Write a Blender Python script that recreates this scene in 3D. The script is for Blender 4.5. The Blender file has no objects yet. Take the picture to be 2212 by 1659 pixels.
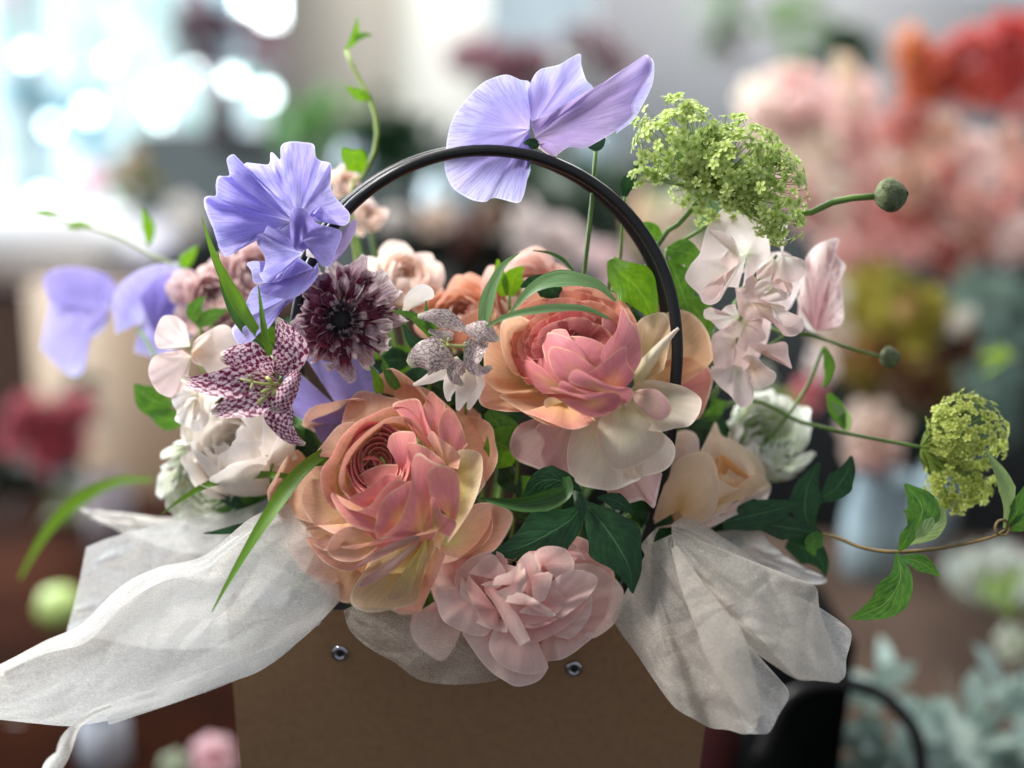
import bpy, math, random
import numpy as np
from mathutils import Vector, Matrix, noise as mnoise
random.seed(7); rs = np.random.RandomState(11)
pi = math.pi
scene = bpy.context.scene
COL = scene.collection
# ------------------------------------------------------------------ camera
D0 = 0.45                       # metres from the lens to the plane in focus
FOV = math.radians(50)
K = 2*D0*math.tan(FOV/2)/2212   # metres per photo unit at that distance
PITCH, ROLL = math.radians(15), math.radians(2.0)
cam_d = bpy.data.cameras.new('camera'); cam = bpy.data.objects.new('camera', cam_d); COL.objects.link(cam)
cam_d.sensor_width = 36; cam_d.lens = 18/math.tan(FOV/2); cam_d.clip_start = .01; cam_d.clip_end = 60
CAMZ = 1.16
CM = Matrix.Translation((0, 0, CAMZ)) @ Matrix.Rotation(pi/2-PITCH, 4, 'X') @ Matrix.Rotation(ROLL, 4, 'Z')
cam.matrix_world = CM
cam_d.dof.use_dof = True; cam_d.dof.focus_distance = D0; cam_d.dof.aperture_fstop = 1.95; cam_d.dof.aperture_blades = 0
scene.camera = cam
RC = np.array(CM.to_3x3()); TC = np.array(CM.translation)
# ------------------------------------------------------------------ light
w = bpy.data.worlds.new('World'); scene.world = w; w.use_nodes = True
bg = w.node_tree.nodes['Background']; bg.inputs[0].default_value = (.80, .88, 1, 1); bg.inputs[1].default_value = .43
def camdir(x, y, z): return TC + RC @ np.array((x, y, z - D0))
def area(name, pos, target, size, power, color, sy=None):
    l = bpy.data.lights.new(name, 'AREA'); l.energy = power; l.color = color; l.size = size
    if sy: l.shape = 'RECTANGLE'; l.size_y = sy
    o = bpy.data.objects.new(name, l); COL.objects.link(o)
    p = Vector(camdir(*pos)); t = Vector(camdir(*target))
    o.location = p; o.rotation_euler = (t-p).to_track_quat('-Z', 'Y').to_euler(); return o
area('shop_ceiling_light', (-.66, .82, .18), (0, -.02, 0), .27, 20, (1, .97, .93))
area('window_daylight', (-1.5, .75, -1.1), (0, 0, -.05), 1.1, 66, (.86, .94, 1))
area('right_window_daylight', (1.5, 1.0, -1.3), (0, 0, -.1), 1.0, 10, (.9, .96, 1))
area('background_fill_light', (.2, 1.9, -1.9), (.1, 0, -1.3), 1.8, 100, (1, .98, .95))  # unseen fill lamp added overhead to brighten the background
scene.view_settings.view_transform = 'Standard'; scene.view_settings.look = 'None'
scene.view_settings.exposure = 0.08; scene.view_settings.gamma = 1; scene.view_settings.use_curve_mapping = False
scene.render.engine = 'CYCLES'
cy = scene.cycles
cy.use_denoising = True; cy.max_bounces = 8; cy.diffuse_bounces = 4; cy.transparent_max_bounces = 12
cy.transmission_bounces = 4; cy.glossy_bounces = 2; cy.sample_clamp_indirect = 6; cy.caustics_reflective = False; cy.caustics_refractive = False
# ------------------------------------------------------------------ maps from photo units to the world
def P(a):
    """(u, v, z): photo units (2212 wide), z towards the lens from the plane in focus -> world"""
    a = np.asarray(a, float); d = D0 - a[..., 2]*K
    x = (a[..., 0]-1106)*K*d/D0; y = -(a[..., 1]-829.5)*K*d/D0
    return np.stack([x, y, -d], -1) @ RC.T + TC
def D(u, v, d): return P((u, v, (D0-d)/K))
def lin(h):
    h = h.lstrip('#'); c = [int(h[i:i+2], 16)/255 for i in (0, 2, 4)]
    return tuple((x/12.92 if x <= .04045 else ((x+.055)/1.055)**2.4) for x in c)
def zm(x0, y0, s, pts, z=0):
    """points read off a zoomed view of the photograph -> photo units"""
    out = []
    for p in pts:
        out.append(((x0+p[0]/s)*.8848, (y0+p[1]/s)*.8848, p[2] if len(p) > 2 else z))
    return out
Z3 = lambda pts, z=0: zm(400, 300, 2.7646, pts, z)
Z2 = lambda pts, z=0: zm(1100, 650, 2.7657, pts, z)
Z1 = lambda pts, z=0: zm(650, 850, 2.37, pts, z)
Z7 = lambda pts, z=0: zm(950, 1250, 3.16, pts, z)
ZT = lambda pts, z=0: zm(800, 0, 2.212, pts, z)
ZF = lambda pts, z=0: zm(300, 600, 2.37, pts, z)
Z4 = lambda pts, z=0: zm(350, 650, 2.4578, pts, z)
ZR = lambda pts, z=0: zm(1600, 500, 2.765, pts, z)
ZB = lambda pts, z=0: zm(1250, 940, 1.7696, pts, z)
ZV = lambda pts, z=0: zm(1250, 0, 1.7648, pts, z)
Z6 = lambda pts, z=0: zm(1500, 800, 1.659, pts, z)
# ------------------------------------------------------------------ objects
def thing(name, label, cat, loc, group=None):
    o = bpy.data.objects.new(name, None); COL.objects.link(o); o.empty_display_size = .01
    o.location = tuple(loc); o['label'] = label; o['category'] = cat
    if group: o['group'] = group
    return o
def tag(o, label, cat, group=None, kind=None):
    o['label'] = label; o['category'] = cat
    if group: o['group'] = group
    if kind: o['kind'] = kind
    return o
def worldloc(o):
    v = np.zeros(3)
    while o is not None: v += np.array(o.location); o = o.parent
    return v
class MB:
    def __init__(s): s.v = []; s.f = []; s.uv = []; s.n = 0
    def grid(s, G, flip=False, UV=None):
        """G: (m, r, 3) world points"""
        m, r = G.shape[:2]
        s.v.append(G.reshape(-1, 3))
        a = np.arange(m*r).reshape(m, r)
        q = np.stack([a[:-1, :-1], a[1:, :-1], a[1:, 1:], a[:-1, 1:]], -1).reshape(-1, 4)
        if flip: q = q[:, ::-1]
        s.f.append(q + s.n); s.n += m*r
        if UV is None:
            uu, vv = np.meshgrid(np.linspace(0, 1, m), np.linspace(0, 1, r), indexing='ij'); UV = np.stack([uu, vv], -1)
        s.uv.append(UV.reshape(-1, 2)); return s
    def tube(s, pts, rad, n=8, caps=True):
        """pts: world points"""
        pts = np.asarray(pts, float); k = len(pts)
        rad = np.broadcast_to(np.asarray(rad, float), (k,))
        T = np.gradient(pts, axis=0); T /= np.linalg.norm(T, axis=1)[:, None]+1e-12
        up = np.array((.13, .21, .97)); up -= T[0]*(up@T[0]); up /= np.linalg.norm(up)
        G = np.zeros((k, n+1, 3)); an = np.linspace(0, 2*pi, n+1)
        for i in range(k):
            up = up - T[i]*(up@T[i]); up /= np.linalg.norm(up); b = np.cross(T[i], up)
            G[i] = pts[i] + rad[i]*(np.cos(an)[:, None]*up + np.sin(an)[:, None]*b)
        if caps: G = np.concatenate([np.repeat(pts[:1], n+1, 0)[None], G, np.repeat(pts[-1:], n+1, 0)[None]], 0)
        return s.grid(G)
    def box(s, M, x0, x1, y0, y1, z0, z1):
        c = np.array([(x, y, z) for x in (x0, x1) for y in (y0, y1) for z in (z0, z1)], float)
        c = c @ np.array(M.to_3x3()).T + np.array(M.translation)
        f = np.array([(0, 1, 3, 2), (4, 6, 7, 5), (0, 4, 5, 1), (2, 3, 7, 6), (0, 2, 6, 4), (1, 5, 7, 3)])
        s.v.append(c); s.f.append(f+s.n); s.n += 8; s.uv.append(np.zeros((8, 2))); return s
    def build(s, name, mat, parent=None, smooth=True, origin=None):
        V = np.concatenate(s.v); F = np.concatenate(s.f); U = np.concatenate(s.uv)
        if origin is None: origin = worldloc(parent) if parent is not None else V.mean(0)
        V = V - origin
        me = bpy.data.meshes.new(name)
        me.vertices.add(len(V)); me.vertices.foreach_set('co', V.astype(np.float32).ravel())
        me.loops.add(F.size); me.loops.foreach_set('vertex_index', F.astype(np.int32).ravel())
        me.polygons.add(len(F)); me.polygons.foreach_set('loop_start', np.arange(0, F.size, 4, dtype=np.int32))
        me.polygons.foreach_set('loop_total', np.full(len(F), 4, dtype=np.int32))
        ul = me.uv_layers.new(name='UVMap'); ul.data.foreach_set('uv', U[F.ravel()].astype(np.float32).ravel())
        me.materials.append(mat); me.update(calc_edges=True); me.validate()
        if smooth: me.polygons.foreach_set('use_smooth', [True]*len(me.polygons))
        o = bpy.data.objects.new(name, me); COL.objects.link(o)
        if parent is not None: o.parent = parent
        else: o.location = tuple(origin)
        return o
def crv(pts, n):
    """centripetal-ish Catmull-Rom through points, n samples"""
    p = np.asarray(pts, float)
    if len(p) == 2: return p[0]+(p[1]-p[0])*np.linspace(0, 1, n)[:, None]
    q = np.concatenate([[2*p[0]-p[1]], p, [2*p[-1]-p[-2]]])
    L = np.concatenate([[0], np.cumsum(np.linalg.norm(np.diff(p, axis=0), axis=1))]); t = np.linspace(0, L[-1], n)
    i = np.clip(np.searchsorted(L, t, side='right')-1, 0, len(p)-2)
    f = ((t-L[i])/(L[i+1]-L[i]+1e-9))[:, None]
    a, b, c, d = q[i], q[i+1], q[i+2], q[i+3]
    return .5*(2*b+(c-a)*f+(2*a-5*b+4*c-d)*f*f+(3*b-3*c+d-a)*f**3)
def nz(x, y, z=0.): return mnoise.noise(Vector((x, y, z)))
def nfield(m, r, fx, fy, seed): 
    return np.array([[nz(i/(m-1)*fx+seed, j/(r-1)*fy, seed*.37) for j in range(r)] for i in range(m)])
# --- surface 1: a petal traced by its rim, fanned out from its base
def fan(mb, base, rim, bulge=0, ruffle=0, rf=6, m=48, r=14, seed=None, flip=False, curl=0, power=1.0, zb=0, crumple=0, crease=0):
    seed = rs.rand()*50 if seed is None else seed
    R = crv(rim, m); t = np.linspace(0, 1, m)[:, None]; s = np.linspace(0, 1, r)[None, :]
    base = np.asarray(base, float)
    B = crv(base, m) if base.ndim == 2 else np.repeat(base[None], m, 0)
    G = B[:, None, :] + (R-B)[:, None, :]*(s**power)[..., None]
    G[..., 2] += bulge*4*s*(1-s)*np.sin(pi*np.clip(t, .02, .98))**.5
    if ruffle:
        N = nfield(m, 2, rf, 1, seed)[:, :1]
        G[..., 2] += ruffle*s**1.6*(np.sin(t*rf*2*pi+seed)*.6+N*1.6)
        G[..., 1] += ruffle*.25*s**2*nfield(m, 2, rf*1.7, 1, seed+9)[:, :1]
    if curl: G[..., 2] -= curl*s**4
    if crumple:
        N = nfield(m, r, 7, 4, seed+3); G[..., 2] += crumple*N
    if crease:
        N = np.abs(nfield(m, r, 5, 3, seed+13)); N2 = np.abs(nfield(m, r, 12, 8, seed+17)); G[..., 2] += crease*(2.2*N+.9*N2)
    mb.grid(P(G), flip); return mb
# --- surface 2: a blade or leaf around a spine
def ribbon(mb, spine, widths, cup=0., fold=0., twist=0., n=22, c=7, wave=0, flip=False, sharp=True, up=(0, 0, 1), raw=False):
    S = crv(spine, n) if not raw else np.asarray(spine, float)
    n = len(S)
    W = np.interp(np.linspace(0, 1, n), np.linspace(0, 1, len(widths)), widths)
    if len(widths) > 2:
        W = np.clip(crv([(i, x, 0) for i, x in enumerate(widths)], n)[:, 1], 0.05, None)
    T = np.gradient(S, axis=0); T /= np.linalg.norm(T, axis=1)[:, None]+1e-9
    N0 = np.asarray(up, float)
    tw = np.interp(np.linspace(0, 1, n), np.linspace(0, 1, len(twist)), twist) if hasattr(twist, '__len__') else np.full(n, twist)
    cc = np.linspace(-1, 1, c); G = np.zeros((n, c, 3)); sd = rs.rand()*30
    for i in range(n):
        side = np.cross(T[i], N0); side /= np.linalg.norm(side)+1e-9; nn = np.cross(side, T[i])
        a = tw[i]; sv = side*math.cos(a)+nn*math.sin(a); nv = -side*math.sin(a)+nn*math.cos(a)
        wv = wave*W[i]*np.sin(i/n*9+cc*1.5+sd)*abs(cc) if wave else 0
        G[i] = S[i]+sv*W[i]*cc[:, None]+nv*(cup*W[i]*cc**2+fold*W[i]*abs(cc)+wv)[:, None]
    UV = np.stack(np.meshgrid(np.linspace(0, 1, n), np.linspace(0, 1, c), indexing='ij')[::-1], -1)
    mb.grid(P(G), flip, UV); return mb
def frame(axis):
    ez = np.asarray(axis, float); ez /= np.linalg.norm(ez)
    ex = np.cross((0, 1, .05), ez); ex /= np.linalg.norm(ex); return ex, np.cross(ez, ex), ez
# --- surface 3: a petal of a round bloom (a patch of a shell that may swing open at its foot)
def shell(cn, fr, R, phi, hw, th1, th0=2.5, openA=0, flare=.0, drop=.3, q=1., sp=.05, rip=.03, m=13, r=11, size=1., lean=0):
    ex, ey, ez = fr; sd = rs.rand()*90
    c = np.linspace(-1, 1, m)[:, None]; s = np.linspace(0, 1, r)[None, :]
    smax = 1-drop*np.abs(c)**2.6
    smax = smax*(1+.07*nfield(m, 2, 3, 1, sd)[:, :1])
    ss = s*smax*size
    th = th0+(th1-th0)*ss
    ph = phi+hw*c*(.35+.65*np.clip(ss*1.5, 0, 1)**.8)+lean*ss
    rr = R*(1+flare*ss**4+sp*c+rip*nfield(m, r, 2.2, 2, sd+5)*ss*2)
    st = np.sin(th); x = rr*st*np.cos(ph); y = rr*st*np.sin(ph); z = rr*np.cos(th)*q
    if openA:
        bx = R*math.sin(th0); bz = R*math.cos(th0)*q
        cp, sn = math.cos(phi), math.sin(phi)
        rad = x*cp+y*sn; tan = -x*sn+y*cp
        dr, dz = rad-bx, z-bz; ca, sa = math.cos(openA), math.sin(openA)
        rad = bx+dr*ca+dz*sa; z = bz-dr*sa+dz*ca
        x = rad*cp-tan*sn; y = rad*sn+tan*cp
    G = x[..., None]*ex+y[..., None]*ey+z[..., None]*ez
    # photo units: v grows downwards
    out = np.zeros_like(G); out[..., 0] = cn[0]+G[..., 0]; out[..., 1] = cn[1]-G[..., 1]; out[..., 2] = cn[2]+G[..., 2]
    return out
def bloom(cn, axis, layers, joined=False, mp=None, to=None, mat=None, parent=None, name='petal', phi0=0):
    fr = frame(axis); made = []; ph = phi0; mb = MB()
    for L in layers:
        L = dict(L); cnt = L.pop('n'); R = L.pop('R'); jit = L.pop('jit', .06); lm = L.pop('mat', mat)
        ph += 1.1
        skip = L.pop('skip', None)
        for i in range(cnt):
            a = ph+2*pi*i/cnt+rs.randn()*jit
            if skip and ((a-skip[0]) % (2*pi)) < skip[1]: continue
            kw = dict(L); kw['th1'] = kw['th1']*(1+rs.randn()*jit*.8)
            if 'openA' in kw: kw['openA'] = kw['openA']+rs.randn()*jit*.9
            G = shell(cn, fr, R*(1+rs.randn()*jit*.22), a, **kw)
            if joined: mb.grid(P(G) if to is None else to(G)); continue
            made.append(MB().grid(P(G)).build(name, lm, parent))
    return mb if joined else made
FOAM = (1010, 1560, -420)
def stem(parent, a, mat, r=7, b=FOAM, mid=None, name='stem'):
    pts = [a]+([mid] if mid else [((a[0]*.6+b[0]*.4), (a[1]*.62+b[1]*.38), a[2]*.45+b[2]*.55)])+[b]
    MB().tube(P(crv(pts, 16)), np.linspace(r*.8, r, 16)*K).build(name, mat, parent)
# ------------------------------------------------------------------ materials
def newmat(name):
    m = bpy.data.materials.new(name); m.use_nodes = True; nt = m.node_tree
    for n in list(nt.nodes): nt.nodes.remove(n)
    return m, nt
class NT:
    def __init__(s, nt): s.t = nt
    def n(s, ty, **kw):
        x = s.t.nodes.new(ty)
        for k, v in kw.items():
            if k[0] == '_': x.inputs[k[1:].replace('_', ' ')].default_value = v
            else: setattr(x, k, v)
        return x
    def l(s, a, b): s.t.links.new(a, b); return a
    def math(s, op, a, b=None, clamp=False):
        x = s.n('ShaderNodeMath', operation=op, use_clamp=clamp)
        for i, v in enumerate((a, b)):
            if v is None: continue
            if hasattr(v, 'links'): s.l(v, x.inputs[i])
            else: x.inputs[i].default_value = v
        return x.outputs[0]
    def mix(s, f, a, b, mode='MIX'):
        x = s.n('ShaderNodeMix', data_type='RGBA', blend_type=mode)
        for v, i in ((f, 0), (a, 6), (b, 7)):
            if hasattr(v, 'links'): s.l(v, x.inputs[i])
            elif i == 0: x.inputs[0].default_value = v
            else: x.inputs[i].default_value = (*v, 1)
        return x.outputs[2]
    def ramp(s, f, stops, interp='LINEAR'):
        x = s.n('ShaderNodeValToRGB'); x.color_ramp.interpolation = interp; e = x.color_ramp.elements
        while len(e) > 1: e.remove(e[-1])
        for i, (p, c) in enumerate(stops):
            k = e[0] if i == 0 else e.new(p)
            k.position = p; k.color = (*c, 1) if hasattr(c, '__len__') else (c, c, c, 1)
        s.l(f, x.inputs[0]); return x.outputs[0]
    def noise(s, vec, scale=5, detail=3, rough=.55, dist=0):
        x = s.n('ShaderNodeTexNoise'); x.inputs['Scale'].default_value = scale; x.inputs['Detail'].default_value = detail
        x.inputs['Roughness'].default_value = rough; x.inputs['Distortion'].default_value = dist
        if vec is not None: s.l(vec, x.inputs['Vector'])
        return x.outputs['Fac']
    def uv(s, sx=1, sy=1):
        x = s.n('ShaderNodeUVMap'); x.uv_map = 'UVMap'; mp = s.n('ShaderNodeMapping'); mp.inputs['Scale'].default_value = (sx, sy, 1)
        s.l(x.outputs[0], mp.inputs[0])
        # every object shifts its pattern
        oi = s.n('ShaderNodeObjectInfo'); ad = s.n('ShaderNodeVectorMath', operation='ADD'); s.l(mp.outputs[0], ad.inputs[0])
        cb = s.n('ShaderNodeCombineXYZ'); s.l(s.math('MULTIPLY', oi.outputs['Random'], 37.), cb.inputs[2]); s.l(cb.outputs[0], ad.inputs[1])
        return ad.outputs[0]
def petal_mat(name, stops_out, stops_in=None, edge=None, trans=.35, veins=.25, vcol=None, rough=.55, edge_w=.03, streak=14, tsat=1.0, sheen=.15, bump=.25, mottle=.1, sharp=False):
    m, nt = newmat(name); N = NT(nt)
    u0 = N.n('ShaderNodeUVMap'); u0.uv_map = 'UVMap'; sp = N.n('ShaderNodeSeparateXYZ'); N.l(u0.outputs[0], sp.inputs[0])
    U, V = sp.outputs[0], sp.outputs[1]
    oi = N.n('ShaderNodeObjectInfo')
    nb = N.noise(N.uv(2.2, 1.6), 1.6, 3)
    vv = N.math('ADD', V, N.math('MULTIPLY', N.math('SUBTRACT', nb, .5), .35), True)
    vv = N.math('ADD', vv, N.math('MULTIPLY', N.math('SUBTRACT', oi.outputs['Random'], .5), .22), True)
    c = N.ramp(vv, [(p, lin(h)) for p, h in stops_out])
    if stops_in:
        ge = N.n('ShaderNodeNewGeometry'); c = N.mix(ge.outputs['Backfacing'], c, N.ramp(vv, [(p, lin(h)) for p, h in stops_in]))
    st = N.noise(N.uv(streak, 1.1), 3, 4, .6, .25)
    st2 = N.ramp(st, [(.42, 0.), (.52, 1.)] if sharp else [(.38, 0.), (.62, 1.)])
    vc = lin(vcol) if vcol else None
    if vc: c = N.mix(N.math('MULTIPLY', N.math('SUBTRACT', 1., st2), veins), c, vc)
    else: c = N.mix(veins, c, N.mix(st2, (.55, .5, .5), (1, 1, 1)), 'MULTIPLY')
    mo = N.noise(N.uv(1, 1), 7, 4)
    c = N.mix(mottle, c, N.ramp(mo, [(.3, .35), (.7, 1.)]), 'MULTIPLY')
    if edge:
        e1 = N.math('GREATER_THAN', V, 1-edge_w)
        e2 = N.math('GREATER_THAN', N.math('ABSOLUTE', N.math('SUBTRACT', U, .5)), .5-edge_w*.35)
        e2 = N.math('MULTIPLY', e2, N.math('GREATER_THAN', V, .35))
        c = N.mix(N.math('MULTIPLY', N.math('MAXIMUM', e1, e2), N.ramp(mo, [(.35, .25), (.6, .85)])), c, lin(edge))
    p = N.n('ShaderNodeBsdfPrincipled'); N.l(c, p.inputs['Base Color']); p.inputs['Roughness'].default_value = rough
    p.inputs['Sheen Weight'].default_value = sheen; p.inputs['Specular IOR Level'].default_value = .3
    bp = N.n('ShaderNodeBump'); bp.inputs['Strength'].default_value = bump; bp.inputs['Distance'].default_value = .0006
    N.l(st, bp.inputs['Height']); N.l(bp.outputs[0], p.inputs['Normal'])
    tr = N.n('ShaderNodeBsdfTranslucent')
    hs = N.n('ShaderNodeHueSaturation'); hs.inputs['Saturation'].default_value = .9*tsat; hs.inputs['Value'].default_value = 1.1; N.l(c, hs.inputs['Color'])
    N.l(hs.outputs[0], tr.inputs[0])
    mx = N.n('ShaderNodeMixShader'); mx.inputs[0].default_value = trans; N.l(p.outputs[0], mx.inputs[1]); N.l(tr.outputs[0], mx.inputs[2])
    o = N.n('ShaderNodeOutputMaterial'); N.l(mx.outputs[0], o.inputs[0]); return m
def leaf_mat(name, a, b, rib, trans=.25, rough=.42, parallel=False, ribw=.022, nv=7):
    m, nt = newmat(name); N = NT(nt)
    u0 = N.n('ShaderNodeUVMap'); u0.uv_map = 'UVMap'; sp = N.n('ShaderNodeSeparateXYZ'); N.l(u0.outputs[0], sp.inputs[0]); U, V = sp.outputs[0], sp.outputs[1]
    no = N.noise(N.uv(3, 4) if not parallel else N.uv(10, 1.5), 2.2, 4)
    c = N.ramp(no, [(.3, lin(a)), (.7, lin(b))])
    au = N.math('ABSOLUTE', N.math('SUBTRACT', U, .5))
    if parallel:
        k = N.ramp(N.math('SINE', N.math('MULTIPLY', U, 62.)), [(.0, .72), (1, 1.)]); c = N.mix(.55, c, k, 'MULTIPLY'); hgt = k
    else:
        mid = N.ramp(au, [(0, 1.), (ribw, 0.)])
        w_ = N.math('SUBTRACT', N.math('ADD', N.math('MULTIPLY', V, nv), N.math('MULTIPLY', N.math('SUBTRACT', N.noise(N.uv(2, 2), 2, 2), .5), .8)), N.math('MULTIPLY', N.math('POWER', au, .8), nv*.75))
        fr = N.math('ABSOLUTE', N.math('SUBTRACT', N.math('FRACT', w_), .5))
        sv = N.ramp(fr, [(0, .6), (.035, 0.)]); f = N.math('MAXIMUM', mid, N.math('MULTIPLY', sv, .45), True)
        c = N.mix(N.math('MULTIPLY', f, .5), c, lin(rib)); hgt = N.ramp(fr, [(0, 0.), (.25, 1.)])
    p = N.n('ShaderNodeBsdfPrincipled'); N.l(c, p.inputs['Base Color']); p.inputs['Roughness'].default_value = rough; p.inputs['Specular IOR Level'].default_value = .4
    bp = N.n('ShaderNodeBump'); bp.inputs['Strength'].default_value = .22; bp.inputs['Distance'].default_value = .0008; N.l(hgt, bp.inputs['Height']); N.l(bp.outputs[0], p.inputs['Normal'])
    tr = N.n('ShaderNodeBsdfTranslucent'); hs = N.n('ShaderNodeHueSaturation'); hs.inputs['Hue'].default_value = .475; hs.inputs['Value'].default_value = 1.25; hs.inputs['Saturation'].default_value = 1.1; N.l(c, hs.inputs['Color']); N.l(hs.outputs[0], tr.inputs[0])
    mx = N.n('ShaderNodeMixShader'); mx.inputs[0].default_value = trans; N.l(p.outputs[0], mx.inputs[1]); N.l(tr.outputs[0], mx.inputs[2])
    o = N.n('ShaderNodeOutputMaterial'); N.l(mx.outputs[0], o.inputs[0]); return m
def simple(name, col, rough=.5, metal=0, spec=.5, noise=.0, scale=30, emit=0, bump=0, col2=None, coat=0):
    m, nt = newmat(name); N = NT(nt); p = N.n('ShaderNodeBsdfPrincipled')
    tc = N.n('ShaderNodeTexCoord'); f = N.noise(tc.outputs['Object'], scale, 4)
    c = N.mix(N.ramp(f, [(.3, 0.), (.7, 1.)]), lin(col2) if col2 else tuple(x*(1-noise) for x in lin(col)), lin(col)); N.l(c, p.inputs['Base Color'])
    p.inputs['Roughness'].default_value = rough; p.inputs['Metallic'].default_value = metal; p.inputs['Coat Weight'].default_value = coat; p.inputs['Specular IOR Level'].default_value = spec
    if emit: N.l(c, p.inputs['Emission Color']); p.inputs['Emission Strength'].default_value = emit
    if bump: bp = N.n('ShaderNodeBump'); bp.inputs['Strength'].default_value = bump; bp.inputs['Distance'].default_value = .001; N.l(f, bp.inputs['Height']); N.l(bp.outputs[0], p.inputs['Normal'])
    o = N.n('ShaderNodeOutputMaterial'); N.l(p.outputs[0], o.inputs[0]); return m
def tissue_mat(name, col, opac=.74, scale=1.0):
    m, nt = newmat(name); N = NT(nt); tc = N.n('ShaderNodeTexCoord')
    mp = N.n('ShaderNodeMapping'); mp.inputs['Scale'].default_value = (1, 1, 2.4); mp.inputs['Rotation'].default_value = (.3, .5, .2); N.l(tc.outputs['Object'], mp.inputs[0])
    f1 = N.noise(mp.outputs[0], 720*scale, 6, .7, 2.0); f2 = N.noise(tc.outputs['Object'], 38, 4, .6)
    fib = N.ramp(f1, [(.36, 0.), (.62, 1.)])
    c = N.mix(fib, tuple(x*.8 for x in lin(col)), lin(col)); c = N.mix(.1, c, N.ramp(f2, [(.3, .62), (.7, 1.)]), 'MULTIPLY')
    p = N.n('ShaderNodeBsdfPrincipled'); N.l(c, p.inputs['Base Color']); p.inputs['Roughness'].default_value = .62; p.inputs['Specular IOR Level'].default_value = .3
    bp = N.n('ShaderNodeBump'); bp.inputs['Strength'].default_value = .5; bp.inputs['Distance'].default_value = .0022; wn = N.n('ShaderNodeTexNoise'); wn.inputs['Scale'].default_value = 9; N.l(tc.outputs['Object'], wn.inputs['Vector']); ws = N.n('ShaderNodeVectorMath', operation='SCALE'); ws.inputs[3].default_value = .09; N.l(wn.outputs['Color'], ws.inputs[0]); wa = N.n('ShaderNodeVectorMath', operation='ADD'); N.l(tc.outputs['Object'], wa.inputs[0]); N.l(ws.outputs[0], wa.inputs[1])
    vo = N.n('ShaderNodeTexVoronoi', feature='DISTANCE_TO_EDGE'); vo.inputs['Scale'].default_value = 15; N.l(wa.outputs[0], vo.inputs['Vector'])
    vo2 = N.n('ShaderNodeTexVoronoi', feature='DISTANCE_TO_EDGE'); vo2.inputs['Scale'].default_value = 44; N.l(wa.outputs[0], vo2.inputs['Vector'])
    cr = N.math('ADD', N.math('MINIMUM', vo.outputs['Distance'], .25), N.math('MULTIPLY', vo2.outputs['Distance'], .35))
    N.l(N.math('ADD', N.math('MULTIPLY', N.noise(mp.outputs[0], 120, 6, .7, 1.2), .25), N.math('MULTIPLY', cr, 5.)), bp.inputs['Height']); N.l(bp.outputs[0], p.inputs['Normal'])
    tr = N.n('ShaderNodeBsdfTranslucent'); N.l(c, tr.inputs[0])
    mx = N.n('ShaderNodeMixShader'); mx.inputs[0].default_value = .5; N.l(p.outputs[0], mx.inputs[1]); N.l(tr.outputs[0], mx.inputs[2])
    tp = N.n('ShaderNodeBsdfTransparent'); m2 = N.n('ShaderNodeMixShader')
    N.l(N.math('ADD', N.math('MULTIPLY', fib, .30), N.math('MULTIPLY', f2, .25)), m2.inputs[0])
    al = N.math('ADD', N.math('MULTIPLY', fib, .24), opac-.12+0., True); N.l(al, m2.inputs[0])
    N.l(tp.outputs[0], m2.inputs[1]); N.l(mx.outputs[0], m2.inputs[2])
    o = N.n('ShaderNodeOutputMaterial'); N.l(m2.outputs[0], o.inputs[0]); return m
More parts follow.
